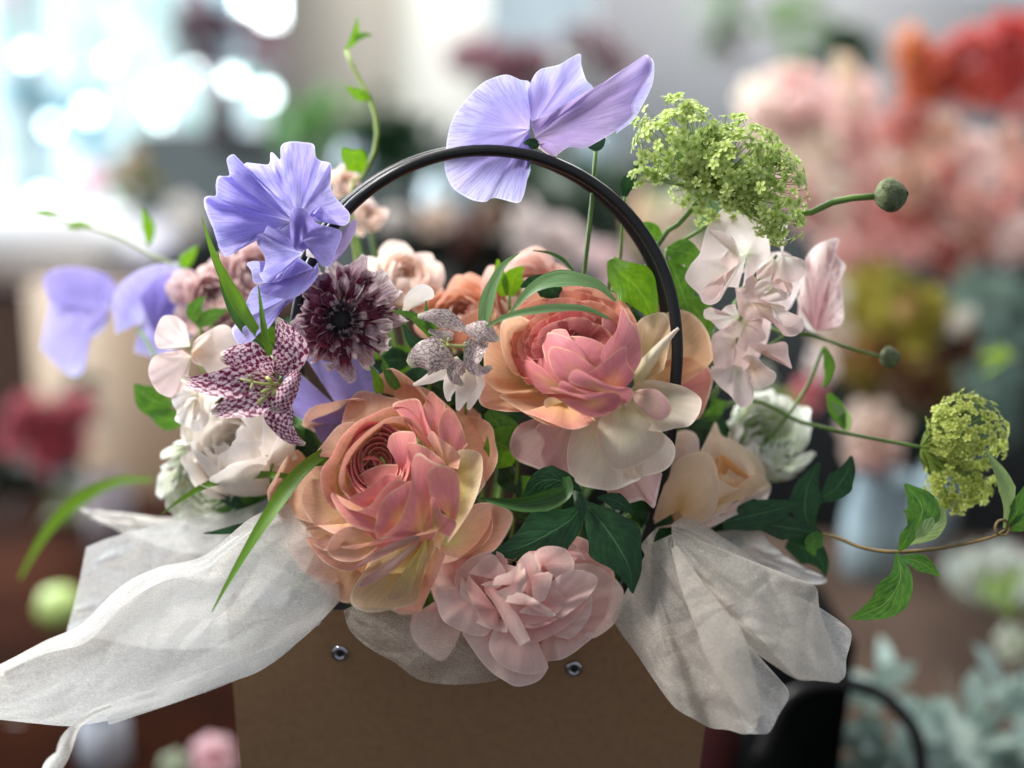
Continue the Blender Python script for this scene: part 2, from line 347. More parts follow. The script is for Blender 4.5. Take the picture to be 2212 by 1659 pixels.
def fritil_mat(name, dark, pale, tip, cells=(9, 20), thick=.5, net=False):
    m, nt = newmat(name); N = NT(nt)
    u0 = N.n('ShaderNodeUVMap'); u0.uv_map = 'UVMap'; sp = N.n('ShaderNodeSeparateXYZ'); N.l(u0.outputs[0], sp.inputs[0]); V = sp.outputs[1]; U = sp.outputs[0]
    w1 = N.n('ShaderNodeTexNoise'); w1.inputs['Scale'].default_value = 9; w1.inputs['Detail'].default_value = 3; N.l(N.uv(1, 2), w1.inputs['Vector'])
    sc = N.n('ShaderNodeVectorMath', operation='SCALE'); sc.inputs[3].default_value = .22; N.l(w1.outputs['Color'], sc.inputs[0])
    ad = N.n('ShaderNodeVectorMath', operation='ADD'); N.l(u0.outputs[0], ad.inputs[0]); N.l(sc.outputs[0], ad.inputs[1])
    mp = N.n('ShaderNodeMapping'); mp.inputs['Scale'].default_value = (cells[0], cells[1], 1); N.l(ad.outputs[0], mp.inputs[0])
    s2 = N.n('ShaderNodeSeparateXYZ'); N.l(mp.outputs[0], s2.inputs[0])
    a = N.math('SINE', N.math('MULTIPLY', s2.outputs[0], 2*pi*.5)); b = N.math('SINE', N.math('MULTIPLY', s2.outputs[1], 2*pi*.5))
    k = N.math('MULTIPLY', a, b)
    fine = N.noise(N.uv(30, 50), 2, 4)
    k = N.math('ADD', N.math('MULTIPLY', k, .5), N.math('ADD', N.math('MULTIPLY', N.math('SUBTRACT', fine, .5), .9), .5))
    f = N.ramp(k, [(thick-.07, 0.), (thick+.07, 1.)])
    if net:
        vo = N.n('ShaderNodeTexVoronoi', feature='DISTANCE_TO_EDGE', voronoi_dimensions='2D'); vo.inputs['Scale'].default_value = 1; N.l(mp.outputs[0], vo.inputs['Vector'])
        f = N.ramp(N.math('ADD', vo.outputs['Distance'], N.math('MULTIPLY', N.math('SUBTRACT', fine, .5), .2)), [(.02, 0.), (.2, 1.)])
    c = N.mix(f, lin(dark), lin(pale))
    c = N.mix(N.ramp(V, [(.88, 0.), (1., .8)]), c, lin(tip))
    c = N.mix(.3, c, N.ramp(N.noise(N.uv(2, 2), 3, 3), [(.3, .4), (.7, 1.)]), 'MULTIPLY')
    p = N.n('ShaderNodeBsdfPrincipled'); N.l(c, p.inputs['Base Color']); p.inputs['Roughness'].default_value = .38
    bp = N.n('ShaderNodeBump'); bp.inputs['Strength'].default_value = .3; bp.inputs['Distance'].default_value = .0006; N.l(f, bp.inputs['Height']); N.l(bp.outputs[0], p.inputs['Normal'])
    tr = N.n('ShaderNodeBsdfTranslucent'); N.l(c, tr.inputs[0]); mx = N.n('ShaderNodeMixShader'); mx.inputs[0].default_value = .25; N.l(p.outputs[0], mx.inputs[1]); N.l(tr.outputs[0], mx.inputs[2])
    o = N.n('ShaderNodeOutputMaterial'); N.l(mx.outputs[0], o.inputs[0]); return m
M = {}
M['ranA'] = petal_mat('coral_peach_petal', [(0, '#e0be74'), (.25, '#eda076'), (.6, '#ea8c92'), (1, '#efa092')], [(0, '#e2cc74'), (.4, '#f2b884'), (1, '#f2ac98')], edge='#fae0c0', trans=.26)
M['ranA_heart'] = petal_mat('deep_coral_petal', [(0, '#d47860'), (.5, '#e8848c'), (1, '#ee988e')], [(0, '#c46a66'), (.5, '#e28286'), (1, '#ee9c94')], edge='#f8ccb0', trans=.2)
M['ring'] = petal_mat('ringed_coral_petal', [(0, '#8e3038'), (.5, '#d4646c'), (1, '#e8867e')], None, edge='#fad2b8', trans=.15, edge_w=.13)  # foot colour darkened to paint the deep shade inside the heart
M['ranA_out'] = petal_mat('peach_petal', [(0, '#dccf80'), (.3, '#f0bc8c'), (1, '#f3b6a2')], [(0, '#dccd70'), (.4, '#f2c490'), (1, '#f5bca6')], edge='#fbe2c4', trans=.3)
M['ranA_yel'] = petal_mat('yellow_peach_petal', [(0, '#cfc45c'), (.45, '#ead88e'), (1, '#f4d6b2')], None, edge='#fceed2', trans=.34)
M['ranB_out'] = petal_mat('apricot_petal', [(0, '#d0c680'), (.4, '#f2c492'), (1, '#f4c29c')], None, edge='#fbe0be', trans=.36)
M['ranB_cream'] = petal_mat('cream_petal', [(0, '#ccd098'), (.3, '#eae2bc'), (.75, '#f2e6d0'), (1, '#f0dccc')], None, edge='#f9f0dc', trans=.42, veins=.15)
M['ranB_pink'] = petal_mat('beige_rose_petal', [(0, '#d8bea0'), (.5, '#e6c2b2'), (1, '#e6b2b2')], None, edge='#f2d8ca', trans=.35)  # beige foot grading to a rose rim
M['ranB'] = petal_mat('rose_coral_petal', [(0, '#e6bc7c'), (.35, '#eea48a'), (.7, '#e88e98'), (1, '#ea9498')], [(0, '#e2bc70'), (.5, '#f0b484'), (1, '#ee9c8c')], edge='#f8d2ae', trans=.26)
M['ranC'] = petal_mat('dusty_pink_petal', [(0, '#cc807a'), (.45, '#e8a49e'), (1, '#f0c0b4')], None, edge='#f6d4c4', trans=.22, veins=.15)
M['ranC_pale'] = petal_mat('pale_dusty_petal', [(0, '#d89a92'), (.45, '#eec0b6'), (1, '#f5d6ca')], None, edge='#f8e0d4', trans=.25, veins=.15)
VK = dict(tsat=.86, streak=46, edge_w=.02, bump=.5, sharp=True)
M['violet'] = petal_mat('violet_petal', [(0, '#eceaf4'), (.14, '#bfb6ec'), (.5, '#a69ae4'), (1, '#bcb4f0')], None, edge='#dedcfc', trans=.45, veins=.5, vcol='#7c6cc0', **VK)
M['violet_deep'] = petal_mat('deep_violet_petal', [(0, '#a492d8'), (.5, '#9080d2'), (1, '#a092de')], None, edge='#ccc4f6', trans=.4, veins=.4, vcol='#6c5ab0', **VK)
M['violet_top'] = petal_mat('lilac_petal', [(0, '#c6aee4'), (.3, '#a890e0'), (.7, '#a498e4'), (1, '#d0ccf6')], None, edge='#e6e6fe', trans=.45, veins=.45, vcol='#8270be', **VK)
M['lilac_fold'] = petal_mat('mauve_petal', [(0, '#c8aed4'), (.5, '#ac92ce'), (1, '#bca4d6')], None, edge='#dccaec', trans=.35, veins=.4, vcol='#8e70b4', **VK)
M['blush'] = petal_mat('blush_white_petal', [(0, '#e2e4c4'), (.3, '#f0e6de'), (1, '#f2dcd8')], None, edge='#f8e8e6', trans=.45, veins=.1)
M['blush2'] = petal_mat('blush_pink_petal', [(0, '#e0d6ba'), (.4, '#ecd2c6'), (1, '#f0d2ce')], None, edge='#f6e2de', trans=.42, veins=.12)
M['cream'] = petal_mat('cream_rose_petal', [(0, '#e8dcc2'), (.5, '#eee4da'), (1, '#f2ebe4')], None, edge='#f8f2ec', trans=.4, veins=.08)
M['creampink'] = petal_mat('cream_pink_petal', [(0, '#e8caa8'), (.5, '#f2d6c6'), (1, '#f4e2d8')], None, edge='#f8eade', trans=.4, veins=.12)
M['mauvepink'] = petal_mat('striped_mauve_petal', [(0, '#b07880'), (.5, '#ccA4a4'), (1, '#ecd6d0')], None, edge='#f2e2dc', trans=.35, veins=.6, vcol='#9c5a62', streak=5, sharp=True)
M['apricotrose'] = petal_mat('apricot_rose_petal', [(0, '#dcac64'), (.4, '#f0cc9e'), (1, '#f2d8ba')], [(0, '#dc9a50'), (.5, '#f0b880'), (1, '#f4d0ac')], edge='#f8e6ce', trans=.35, veins=.08)
M['white_green'] = petal_mat('white_green_petal', [(0, '#6c8a44'), (.35, '#b8c496'), (.6, '#e6e8d8'), (1, '#f2f2ec')], None, edge='#f8f8f4', trans=.3, veins=.05)
M['burg'] = petal_mat('burgundy_fringed_petal', [(0, '#4a0e28'), (.5, '#701638'), (.8, '#8e3c58'), (1, '#d8b8bc')], [(0, '#3a0c20'), (.6, '#641234'), (1, '#8c4460')], edge='#ecd8d8', trans=.2, veins=.7, vcol='#3c0a20', streak=4, edge_w=.05, sharp=True)
M['burg_pale'] = petal_mat('pale_streaked_petal', [(0, '#7a2a44'), (.35, '#c8a4aa'), (1, '#f0e4e0')], None, edge='#f6ecea', trans=.35, veins=.7, vcol='#7c2444', streak=5, sharp=True)
M['frit'] = fritil_mat('checkered_maroon_tepal', '#740f42', '#f0d2de', '#e0e0bc', cells=(8, 15), thick=.53)
M['frit_pale'] = fritil_mat('netted_pale_tepal', '#6e4258', '#cfc4bc', '#d4d8b0', cells=(7, 13), net=True)
M['stamen'] = simple('pale_green_stamen', '#c8d080', .5, noise=.3, scale=300)
M['black_eye'] = simple('black_flower_eye', '#0c0a10', .7, noise=.5, scale=900, bump=.8)
M['vib'] = petal_mat('lime_floret', [(0, '#a4bc48'), (.5, '#c4d87a'), (1, '#dae898')], None, edge=None, trans=.3, veins=.1, bump=.1)
M['vib_dim'] = petal_mat('yellow_green_floret', [(0, '#b0bc48'), (.5, '#ccd868'), (1, '#dce488')], None, edge=None, trans=.3, veins=.1)
M['stemg'] = simple('green_stem', '#6f9440', .5, noise=.35, scale=120, bump=.3)
M['stemv'] = simple('lime_pedicel', '#90a840', .5, noise=.25, scale=200)
M['stembr'] = simple('brown_vine', '#8c7448', .6, noise=.4, scale=200, bump=.4)
M['leaf'] = leaf_mat('leaf_green', '#3a6a24', '#5a8c34', '#9cc06a', trans=.3)
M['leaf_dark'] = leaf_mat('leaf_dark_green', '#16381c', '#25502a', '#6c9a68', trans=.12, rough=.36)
M['leaf_bright'] = leaf_mat('leaf_bright_green', '#4f8a1c', '#74a82c', '#a4cc58', trans=.36, nv=9)
M['leaf_vine'] = leaf_mat('leaf_vine_green', '#35642a', '#588c38', '#a6c474', trans=.32, rough=.5)
M['leaf_pale'] = leaf_mat('leaf_underside_green', '#8aa868', '#a2bc80', '#c6d4a0', trans=.3, rough=.6)
M['blade'] = leaf_mat('blade_green', '#507f26', '#729c38', '#9cba68', trans=.28, parallel=True)
M['blade_grey'] = leaf_mat('blade_grey_green', '#54804a', '#84a878', '#b0c8a0', trans=.25, parallel=True)
M['blade_deep'] = leaf_mat('blade_deep_green', '#2c5226', '#4c7838', '#8aa870', trans=.2, parallel=True)
M['bud'] = simple('fuzzy_olive_bud', '#727c56', .9, noise=.6, scale=420, bump=.9)
M['kraft'] = simple('kraft_card', '#8e6e4e', .8, noise=.16, scale=260, bump=.15)
M['kraft_in'] = simple('black_box_lining', '#0e0e10', .7, noise=.2)
M['handle'] = simple('black_plastic_tube', '#0a0a0c', .4, noise=.2, scale=60)
M['metal'] = simple('nickel_rivet', '#aeb4ba', .22, 1)
M['hole'] = simple('rivet_hole_black', '#050505', .6)
M['tissue'] = tissue_mat('cream_tissue_paper', '#fbf8f2', .76)
M['tissue_warm'] = tissue_mat('warm_tissue_paper', '#f1e9dd', .68)
M['tissue_sheer'] = tissue_mat('sheer_tissue_paper', '#ece4d8', .42)
M['tissue_thin'] = tissue_mat('thin_white_tissue_paper', '#f4f4f2', .66)
# ------------------------------------------------------------------ THE ROOM
EX = RC  # camera axes
def upright(u, v, d, yaw=0):
    return Matrix.Translation(Vector(D(u, v, d))) @ Matrix.Rotation(yaw, 4, 'Z')
I4 = Matrix.Identity(4)
TABLE = CAMZ-.50
def boxthing(name, mat, M4, dims, parent=None, smooth=False):
    mb = MB(); mb.box(M4, *dims); return mb.build(name, mat, parent, smooth=smooth)
wood = simple('dark_wood_top', '#54443a', .9, spec=.08, noise=.35, scale=7, col2='#33271f')
floorm = simple('floor_boards', '#54301e', .7, spec=.1, noise=.3, scale=4, col2='#361e14')
wallm = simple('warm_grey_wall', '#9c9f9c', .85, noise=.1, scale=2)
f = boxthing('floor', floorm, I4, (-6, 6, -2, 7, -.06, 0)); f['kind'] = 'structure'
wl = boxthing('wall', wallm, I4, (-.95, 6, 3.8, 3.95, 0, 3.4)); wl['kind'] = 'structure'
w2 = boxthing('wall', wallm, I4, (-6, -.95, 3.8, 3.95, 0, .9)); w2['kind'] = 'structure'
# street behind the window, seen only as light
def glow(name, stops, strength, scale, sx=1, sz=1):
    m, nt = newmat(name); N = NT(nt); tc = N.n('ShaderNodeTexCoord'); mp = N.n('ShaderNodeMapping'); mp.inputs['Scale'].default_value = (sx, 1, sz); N.l(tc.outputs['Object'], mp.inputs[0])
    c = N.ramp(N.noise(mp.outputs[0], scale, 2, .5), [(p, lin(h)) for p, h in stops]); e = N.n('ShaderNodeEmission'); N.l(c, e.inputs[0]); e.inputs[1].default_value = strength
    o = N.n('ShaderNodeOutputMaterial'); N.l(e.outputs[0], o.inputs[0]); return m
gl1 = glow('bright_street_light', [(.34, '#5f8290'), (.42, '#a8dcec'), (.5, '#f4fbff'), (.56, '#a4e4dc'), (.64, '#e4d8ea')], 1.5, 4.0, 1.6, .8)
gl2 = glow('pale_daylight_pane', [(.35, '#b8ccd4'), (.5, '#cfe2ec'), (.65, '#dcebf2')], .86, 1.6)
def window(u0, u1, v0, v1, d, panes, gm, label, fw=.05, fmat=None):
    t = thing('window', label, 'window', D((u0+u1)/2, v1, d))
    a = D(u0, v1, d); b = D(u1, v1, d); tp = D(u0, v0, d)
    x0, x1, y, z0, z1 = a[0], b[0], a[1], a[2], tp[2]
    MB().box(I4, x0, x1, y, y+.02, z0, z1).build('pane', gm, t, smooth=False)
    fr = MB(); fr.box(I4, x0-fw, x1+fw, y-.06, y-.002, z0-fw, z0); fr.box(I4, x0-fw, x0, y-.06, y-.002, z0+.002, z1)
    fr.box(I4, x1, x1+fw, y-.06, y-.002, z0+.002, z1)
    for q in panes:
        xx = x0+(x1-x0)*q; fr.box(I4, xx-fw*.3, xx+fw*.3, y-.05, y-.004, z0+.002, z1)
    fr.build('window_frame', fmat, t, smooth=False); return t
whitep = simple('white_painted_wood', '#c8c8c6', .5)
window(-700, 590, -500, 560, 3.5, (.62,), gl1, 'large bright shop window behind the violet flowers, full of street light', .03, simple('grey_window_frame', '#8e9298', .5))
window(900, 2600, -500, 118, 3.4, (.33, .72), gl2, 'pale blue window high above the arched black handle', .03, whitep)
# work table that the box stands on
tb = thing('work_table', 'dark brown wooden work table under the kraft flower box', 'table', (0.1, .95, 0))
MB().box(I4, -.14, 1.3, -.1, 1.22, TABLE-.035, TABLE).build('table_top', wood, tb, smooth=False)
for x in (-.10, 1.24):
    for y in (-.03, 1.15): MB().box(I4, x-.03, x+.03, y-.03, y+.03, .001, TABLE-.037).build('leg', wood, tb, smooth=False)
sd_ = thing('side_table', 'dark rust brown side table left of the kraft flower box', 'table', (-.6, .8, 0))
rust = simple('rust_dark_wood', '#3a1c0e', .85, spec=.03, noise=.4, scale=6, col2='#160c0a')
MB().box(I4, -1.3, -.16, .3, 1.3, TABLE-.035, TABLE-.01).build('table_top', rust, sd_, smooth=False)
for x in (-1.25, -.21):
    for y in (.35, 1.25): MB().box(I4, x-.03, x+.03, y-.03, y+.03, .001, TABLE-.037).build('leg', rust, sd_, smooth=False)
# --- far things
def tol(u, v, d):
    s = K*d/D0; c = D(u, v, d)
    return lambda G: (np.asarray(G, float)*np.array((1, -1, 1))*s) @ RC.T + c
SIMPLE_LAYERS = [dict(n=4, R=26, th1=.3, hw=.9, m=7, r=6), dict(n=5, R=42, th1=.6, hw=.8, m=7, r=6, flare=.1), dict(n=6, R=56, th1=1.0, hw=.7, m=7, r=6, flare=.2, openA=.2), dict(n=7, R=60, th1=1.2, hw=.6, m=7, r=6, flare=.2, openA=.7)]
bgm = {}
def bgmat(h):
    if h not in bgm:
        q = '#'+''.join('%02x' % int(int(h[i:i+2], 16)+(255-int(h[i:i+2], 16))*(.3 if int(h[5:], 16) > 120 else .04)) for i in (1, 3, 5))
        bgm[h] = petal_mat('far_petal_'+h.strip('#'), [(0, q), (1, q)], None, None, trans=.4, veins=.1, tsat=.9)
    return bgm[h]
protos = {}
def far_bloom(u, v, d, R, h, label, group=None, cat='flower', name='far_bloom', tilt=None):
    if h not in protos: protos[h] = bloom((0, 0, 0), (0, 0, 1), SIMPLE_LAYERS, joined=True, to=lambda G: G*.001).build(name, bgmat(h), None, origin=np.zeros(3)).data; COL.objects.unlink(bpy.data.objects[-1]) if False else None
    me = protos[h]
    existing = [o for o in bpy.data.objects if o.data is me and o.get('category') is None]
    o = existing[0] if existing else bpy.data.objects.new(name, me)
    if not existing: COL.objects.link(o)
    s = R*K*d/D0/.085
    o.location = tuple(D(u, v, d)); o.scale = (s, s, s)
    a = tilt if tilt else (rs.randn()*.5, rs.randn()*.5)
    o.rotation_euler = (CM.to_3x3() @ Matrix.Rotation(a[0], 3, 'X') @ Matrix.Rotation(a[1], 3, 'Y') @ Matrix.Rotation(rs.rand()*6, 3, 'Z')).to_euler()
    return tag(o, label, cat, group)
def far_leaves(u, v, d, R, mat, label, n=26, L=60, W=16, name='far_foliage', group=None, cat='foliage', droop=.2, wid=1.0, up=None):
    mb = MB(); sc = K*d/D0; c = D(u, v, d)
    for i in range(n):
        a = rs.rand()*2*pi; rr = R*rs.rand()**.6; p = np.array((math.cos(a)*rr*wid, math.sin(a)*rr, rs.randn()*R*.35))
        dr = rs.randn(3)+ (np.array(up)*1.5 if up else 0); dr /= np.linalg.norm(dr)
        sp = [p+dr*L*t-np.array((0, droop*L*t*t, 0)) for t in np.linspace(0, 1, 6)]
        S = np.array(sp); T = np.gradient(S, axis=0); side = np.cross(T, rs.randn(3)); side /= np.linalg.norm(side, axis=1)[:, None]+1e-9
        W_ = W*np.sin(np.linspace(.15, pi-.05, 6))
        G = S[:, None]+side[:, None]*W_[:, None, None]*np.array((-1, 0, 1))[None, :, None]
        mb.grid((G*sc) @ RC.T + c, UV=np.stack(np.meshgrid(np.linspace(0, 1, 6), np.linspace(0, 1, 3), indexing='ij')[::-1], -1))
    return tag(mb.build(name, mat), label, cat, group)
def lathe(u, v, d, prof, mat, name, label=None, cat=None, parent=None, n=28, group=None):
    """prof: (radius, height) in photo units at that distance; stands upright"""
    s = K*d/D0; c = D(u, v, d); an = np.linspace(0, 2*pi, n+1)
    G = np.array([[(r*math.cos(a)*s, r*math.sin(a)*s, h*s) for a in an] for r, h in prof])+c
    o = MB().grid(G).build(name, mat, parent, origin=None if parent else c)
    return tag(o, label, cat, group) if label else o
glass = simple('blue_grey_glass', '#9fb4bc', .15, noise=.2, coat=.5)
glassd = simple('dark_green_glass', '#22342e', .15)
# made-up glowing spheres on cords, standing in for blurred highlights before the window
glb = glow('highlight_glow', [(.3, '#d8f4fa'), (.7, '#f4ffff')], 11, 3)
glb2 = glow('mint_highlight_glow', [(.3, '#9ed8c0'), (.7, '#b8ead8')], 5, 3)
GP = iter('first second third fourth fifth sixth seventh eighth ninth tenth eleventh twelfth'.split())
def globe(u, v, r, m, label, d=2.9, group='added light spots before the window'):
    if label.startswith('round bright'): label = 'round bright added light spot, %s, %s of the window' % ('upper row' if v < 160 else 'middle row' if v < 260 else 'lower row', 'far left' if u < 100 else 'left part' if u < 220 else 'centre' if u < 350 else 'right part' if u < 500 else 'right end')
    r = r*.52 if r < 60 else r*.8
    t = thing('highlight_spot', label, 'lamp', D(u, v, d), group)
    lathe(u, v, d, [(r*math.sin(a), -r*math.cos(a)) for a in np.linspace(0.02, pi-.02, 14)], m, 'globe', parent=t)
    s = K*d/D0; c = D(u, v, d)
    MB().tube([c+np.array((0, 0, r*s)), c+np.array((0, 0, r*s+.5)), c+np.array((0, 0, 1.3))], .0015).build('added_cord', M['handle'], t)
for (u_, v_, r_) in [(60, 120, 22), (235, 130, 14), (345, 255, 16), (640, 200, 12), (90, 430, 24)]:
    globe(u_, v_, r_, glb, 'round bright light spot added in front of the big window')
lg = 'round bright light spot added in front of the big window'
globe(502, 170, 26, glb, 'small bright added light spot just right of the dark plant and left of the pale wall')
globe(370, 190, 30, glb, lg); globe(330, 215, 26, glb, lg); globe(425, 150, 26, glb, lg)
globe(400, 375, 30, glb, 'bright added light spot just above and left of the violet sweet pea')
globe(575, 205, 28, glb, 'pale added light spot between two others beside the grey wall')
globe(190, 240, 26, glb, lg); globe(428, 305, 30, glb2, 'mint green added light spot above the violet sweet pea')
globe(575, 10, 70, glb, 'largest white added light spot, cut by the top edge of the picture')
globe(110, 270, 20, glb, lg)
# dark plant and bottle before the window
far_leaves(440, 60, 2.5, 55, bgmat('#6d4456'), 'dark plum coloured plant hanging against the window', 34, 80, 18, name='plum_plant', cat='plant')
far_leaves(520, 80, 2.5, 50, bgmat('#8a5c68'), 'dusty maroon flower spray pointing right in front of the pale wall', 24, 80, 16, name='maroon_spray', cat='plant', wid=1.6)
lathe(480, 320, 2.3, [(1, 0), (34, 2), (36, 70), (30, 110), (12, 140), (12, 165)], simple('brown_bottle', '#3c3432', .4), 'bottle', 'dark brown bottle standing before the bright window', 'bottle')
lathe(195, 180, 2.6, [(1, 0), (16, 1), (16, 26), (1, 27)], simple('navy_tin', '#383c50', .4), 'tin', 'small dark blue tin against the window glare', 'tin')
# pale post
pst = boxthing('wooden_post', simple('grey_beige_post', '#8f8a80', .7), upright(745, 520, 2.9), (-.16, .13, 0, .1, -1.9, 1.4)); tag(pst, 'grey beige upright post behind the curling green tendril', 'post')
pst = boxthing('wooden_post', simple('pale_curtain', '#c8cac4', .7), upright(880, 560, 3.1), (-.16, .2, 0, .1, -1.9, 1.4)); tag(pst, 'pale cream upright panel right of the grey beige post', 'panel')
gd = leaf_mat('far_leaf_dark', '#16301c', '#2a4a30', '#406040', .2); gm_ = leaf_mat('far_leaf_mid', '#3e7034', '#5a8c4a', '#7aa060', .3)
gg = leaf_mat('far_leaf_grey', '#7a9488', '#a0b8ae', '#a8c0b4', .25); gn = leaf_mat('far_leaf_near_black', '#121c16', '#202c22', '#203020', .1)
far_leaves(690, 270, 1.9, 70, gm_, 'soft mid green plant above the violet sweet pea', 60, 60, 16, wid=1.4, name='green_plant', cat='plant')
far_leaves(840, 300, 1.8, 80, gd, 'dark green plant behind the left shoulder of the handle', 80, 70, 20, wid=1.2, name='green_plant', cat='plant')
far_leaves(1130, 440, 1.6, 90, gd, 'dark green foliage seen through the handle arch', 110, 70, 22, wid=1.3, name='green_plant', cat='plant')
far_leaves(1290, 440, 1.7, 80, gd, 'dark green foliage beside the right shoulder of the handle', 90, 70, 22, wid=1.2, name='green_plant', cat='plant')
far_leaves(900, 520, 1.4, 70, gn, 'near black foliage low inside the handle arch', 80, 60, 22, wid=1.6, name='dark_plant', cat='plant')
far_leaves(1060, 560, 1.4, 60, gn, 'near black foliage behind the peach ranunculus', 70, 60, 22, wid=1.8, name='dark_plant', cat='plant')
far_leaves(1500, 470, 1.3, 60, gm_, 'soft green leaves behind the lime viburnum stem', 30, 60, 22, wid=1.6, name='green_plant', cat='plant')
for i, (u, v, R) in enumerate([(1060, 120, 55), (1110, 150, 50), (1010, 130, 40), (1150, 125, 40), (1290, 105, 45), (1330, 140, 40), (1250, 90, 34)]):
    far_bloom(u, v, 2.2, R, '#8e5c68' if i < 4 else '#866a72', '%s maroon bloom %s' % (['large', 'low', 'left', 'right'][i] if i < 4 else ['big', 'far right', 'small'][i-4], 'of the left cluster above the handle arch' if i < 4 else 'of the right cluster behind the lilac sweet pea'), 'hazy maroon blooms above the arch')
far_leaves(1570, 20, 2.2, 40, gm_, 'thin green leaves hanging at the top edge beside the pale window', 14, 70, 16, name='hanging_plant', cat='plant')
far_leaves(1720, 30, 2.2, 50, leaf_mat('far_leaf_bright', '#4c7a34', '#6c9848', '#7aa050', .3), 'brighter green leaves hanging over the pale window', 16, 60, 18, name='hanging_plant', cat='plant')
far_leaves(1830, 90, 2.0, 60, gd, 'dark green leaf cluster left of the orange blooms', 34, 60, 26, name='hanging_plant', cat='plant')
far_leaves(1570, 90, 2.1, 40, simple('far_brown', '#4c4238', .7), 'brown dried seed head above the viburnum', 14, 40, 16, name='dried_seed_head', cat='plant')
bxx = boxthing('shelf_unit', simple('grey_shelf', '#76777a', .7), upright(1600, 330, 2.6), (-.35, 1.4, 0, .3, -.5, .38)); tag(bxx, 'grey shelf unit behind the lime viburnum', 'shelf')
bxx = boxthing('shelf_unit', simple('dusky_shelf', '#2e3434', .7), upright(1180, 620, 2.4), (-.9, 1.2, 0, .3, -.9, .30)); tag(bxx, 'dusky grey shelf behind the handle arch', 'shelf')
# vases and jars through the arch
lathe(960, 520, 1.5, [(1, 0), (60, 2), (64, 70), (50, 120), (30, 150)], glass, 'glass_jar', 'blue grey glass jar seen through the left of the arch', 'jar')
lathe(760, 400, 1.6, [(1, 0), (34, 2), (34, 60), (20, 90)], glass, 'glass_jar', 'small pale jar left of the handle above the violet sweet pea', 'jar')
lathe(1300, 400, 1.9, [(1, 0), (50, 2), (54, 80), (40, 130)], glass, 'glass_jar', 'hazy blue jar just under the lilac sweet pea', 'jar')
lathe(1400, 560, 1.4, [(1, 0), (40, 2), (46, 100), (30, 150)], simple('tan_pot', '#c0a080', .7), 'clay_pot', 'tan pot behind the right shoulder of the handle', 'pot')
lathe(1010, 560, 1.35, [(1, 0), (28, 2), (30, 100), (24, 110)], simple('brown_jar', '#4a2c26', .5), 'jar', 'brown jar low inside the arch', 'jar')
for (u, v, R, h, nm) in [(940, 470, 34, '#c0a088', 'tan'), (1130, 500, 60, '#c2b0a8', 'greyish pink'), (1210, 520, 54, '#ccb8b4', 'dusty pink'), (1060, 470, 36, '#8a6a58', 'brown'), (1310, 560, 40, '#e2c2c4', 'light pink'),
                     (1460, 480, 50, '#c8b090', 'beige'), (1340, 620, 36, '#e0b0b4', 'rosy pink'), (850, 470, 30, '#b0a49a', 'grey'), (1500, 560, 36, '#e0c4b8', 'cream')]:
    far_bloom(u, v, 1.15, R, h, nm+' bloom out of focus behind the handle arch', 'out of focus blooms behind the arch')
# the peach, coral and orange display on the right
cols = []
HUE = {'#e8b4ac': 'soft ', '#ecd0c0': 'creamy ', '#e6c4b4': 'warm ', '#e0a8a0': 'deeper ', '#ead8c0': 'ivory ', '#e09884': 'light ', '#d88070': 'dusky ', '#e8b098': 'peachy ', '#c86a58': 'brick ', '#dca888': 'tan ', '#e8a8a0': 'soft ', '#e0948c': 'deep ', '#ecccc4': 'pale ', '#b8ac28': 'bright ', '#a89a20': 'olive ', '#c4b840': 'light ', '#94901c': 'dark ', '#8a5a18': 'golden ', '#a0701c': 'amber ', '#6e3c18': 'dark ', '#7c6a18': 'olive '}
def blob(poly, n, hs, d0, d1, R0, R1, label, group):
    us = [p[0] for p in poly]; vs = [p[1] for p in poly]; k = 0
    while k < n:
        u = rs.uniform(min(us), max(us)); v = rs.uniform(min(vs), max(vs)); ins = False; j = len(poly)-1
        for i in range(len(poly)):
            if (poly[i][1] > v) != (poly[j][1] > v) and u < (poly[j][0]-poly[i][0])*(v-poly[i][1])/(poly[j][1]-poly[i][1])+poly[i][0]: ins = not ins
            j = i
        if not ins: continue
        mu, mv = (min(us)+max(us))/2, (min(vs)+max(vs))/2; q_ = hs[rs.randint(len(hs))]
        where = ('high' if v < mv-50 else 'low' if v > mv+50 else 'midway')+(' on the left side' if u < mu-30 else ' on the right side' if u > mu+30 else ' in the centre')
        far_bloom(u, v, rs.uniform(d0, d1), rs.uniform(R0, R1), q_, HUE.get(q_, '')+label+', '+where, group); k += 1
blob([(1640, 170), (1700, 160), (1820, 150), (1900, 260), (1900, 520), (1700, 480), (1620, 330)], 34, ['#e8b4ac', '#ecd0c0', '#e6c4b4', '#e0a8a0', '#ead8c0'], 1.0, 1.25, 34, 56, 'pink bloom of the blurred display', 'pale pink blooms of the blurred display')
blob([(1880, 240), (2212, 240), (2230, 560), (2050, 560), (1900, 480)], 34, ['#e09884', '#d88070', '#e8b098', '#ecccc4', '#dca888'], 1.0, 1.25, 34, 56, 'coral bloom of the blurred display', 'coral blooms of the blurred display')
blob([(1760, 480), (2030, 480), (2000, 560), (1800, 560)], 9, ['#e8a8a0', '#e0948c', '#ecccc4'], 1.0, 1.2, 34, 50, 'rosy bloom under the blurred display', 'rosy blooms at the foot of the display')
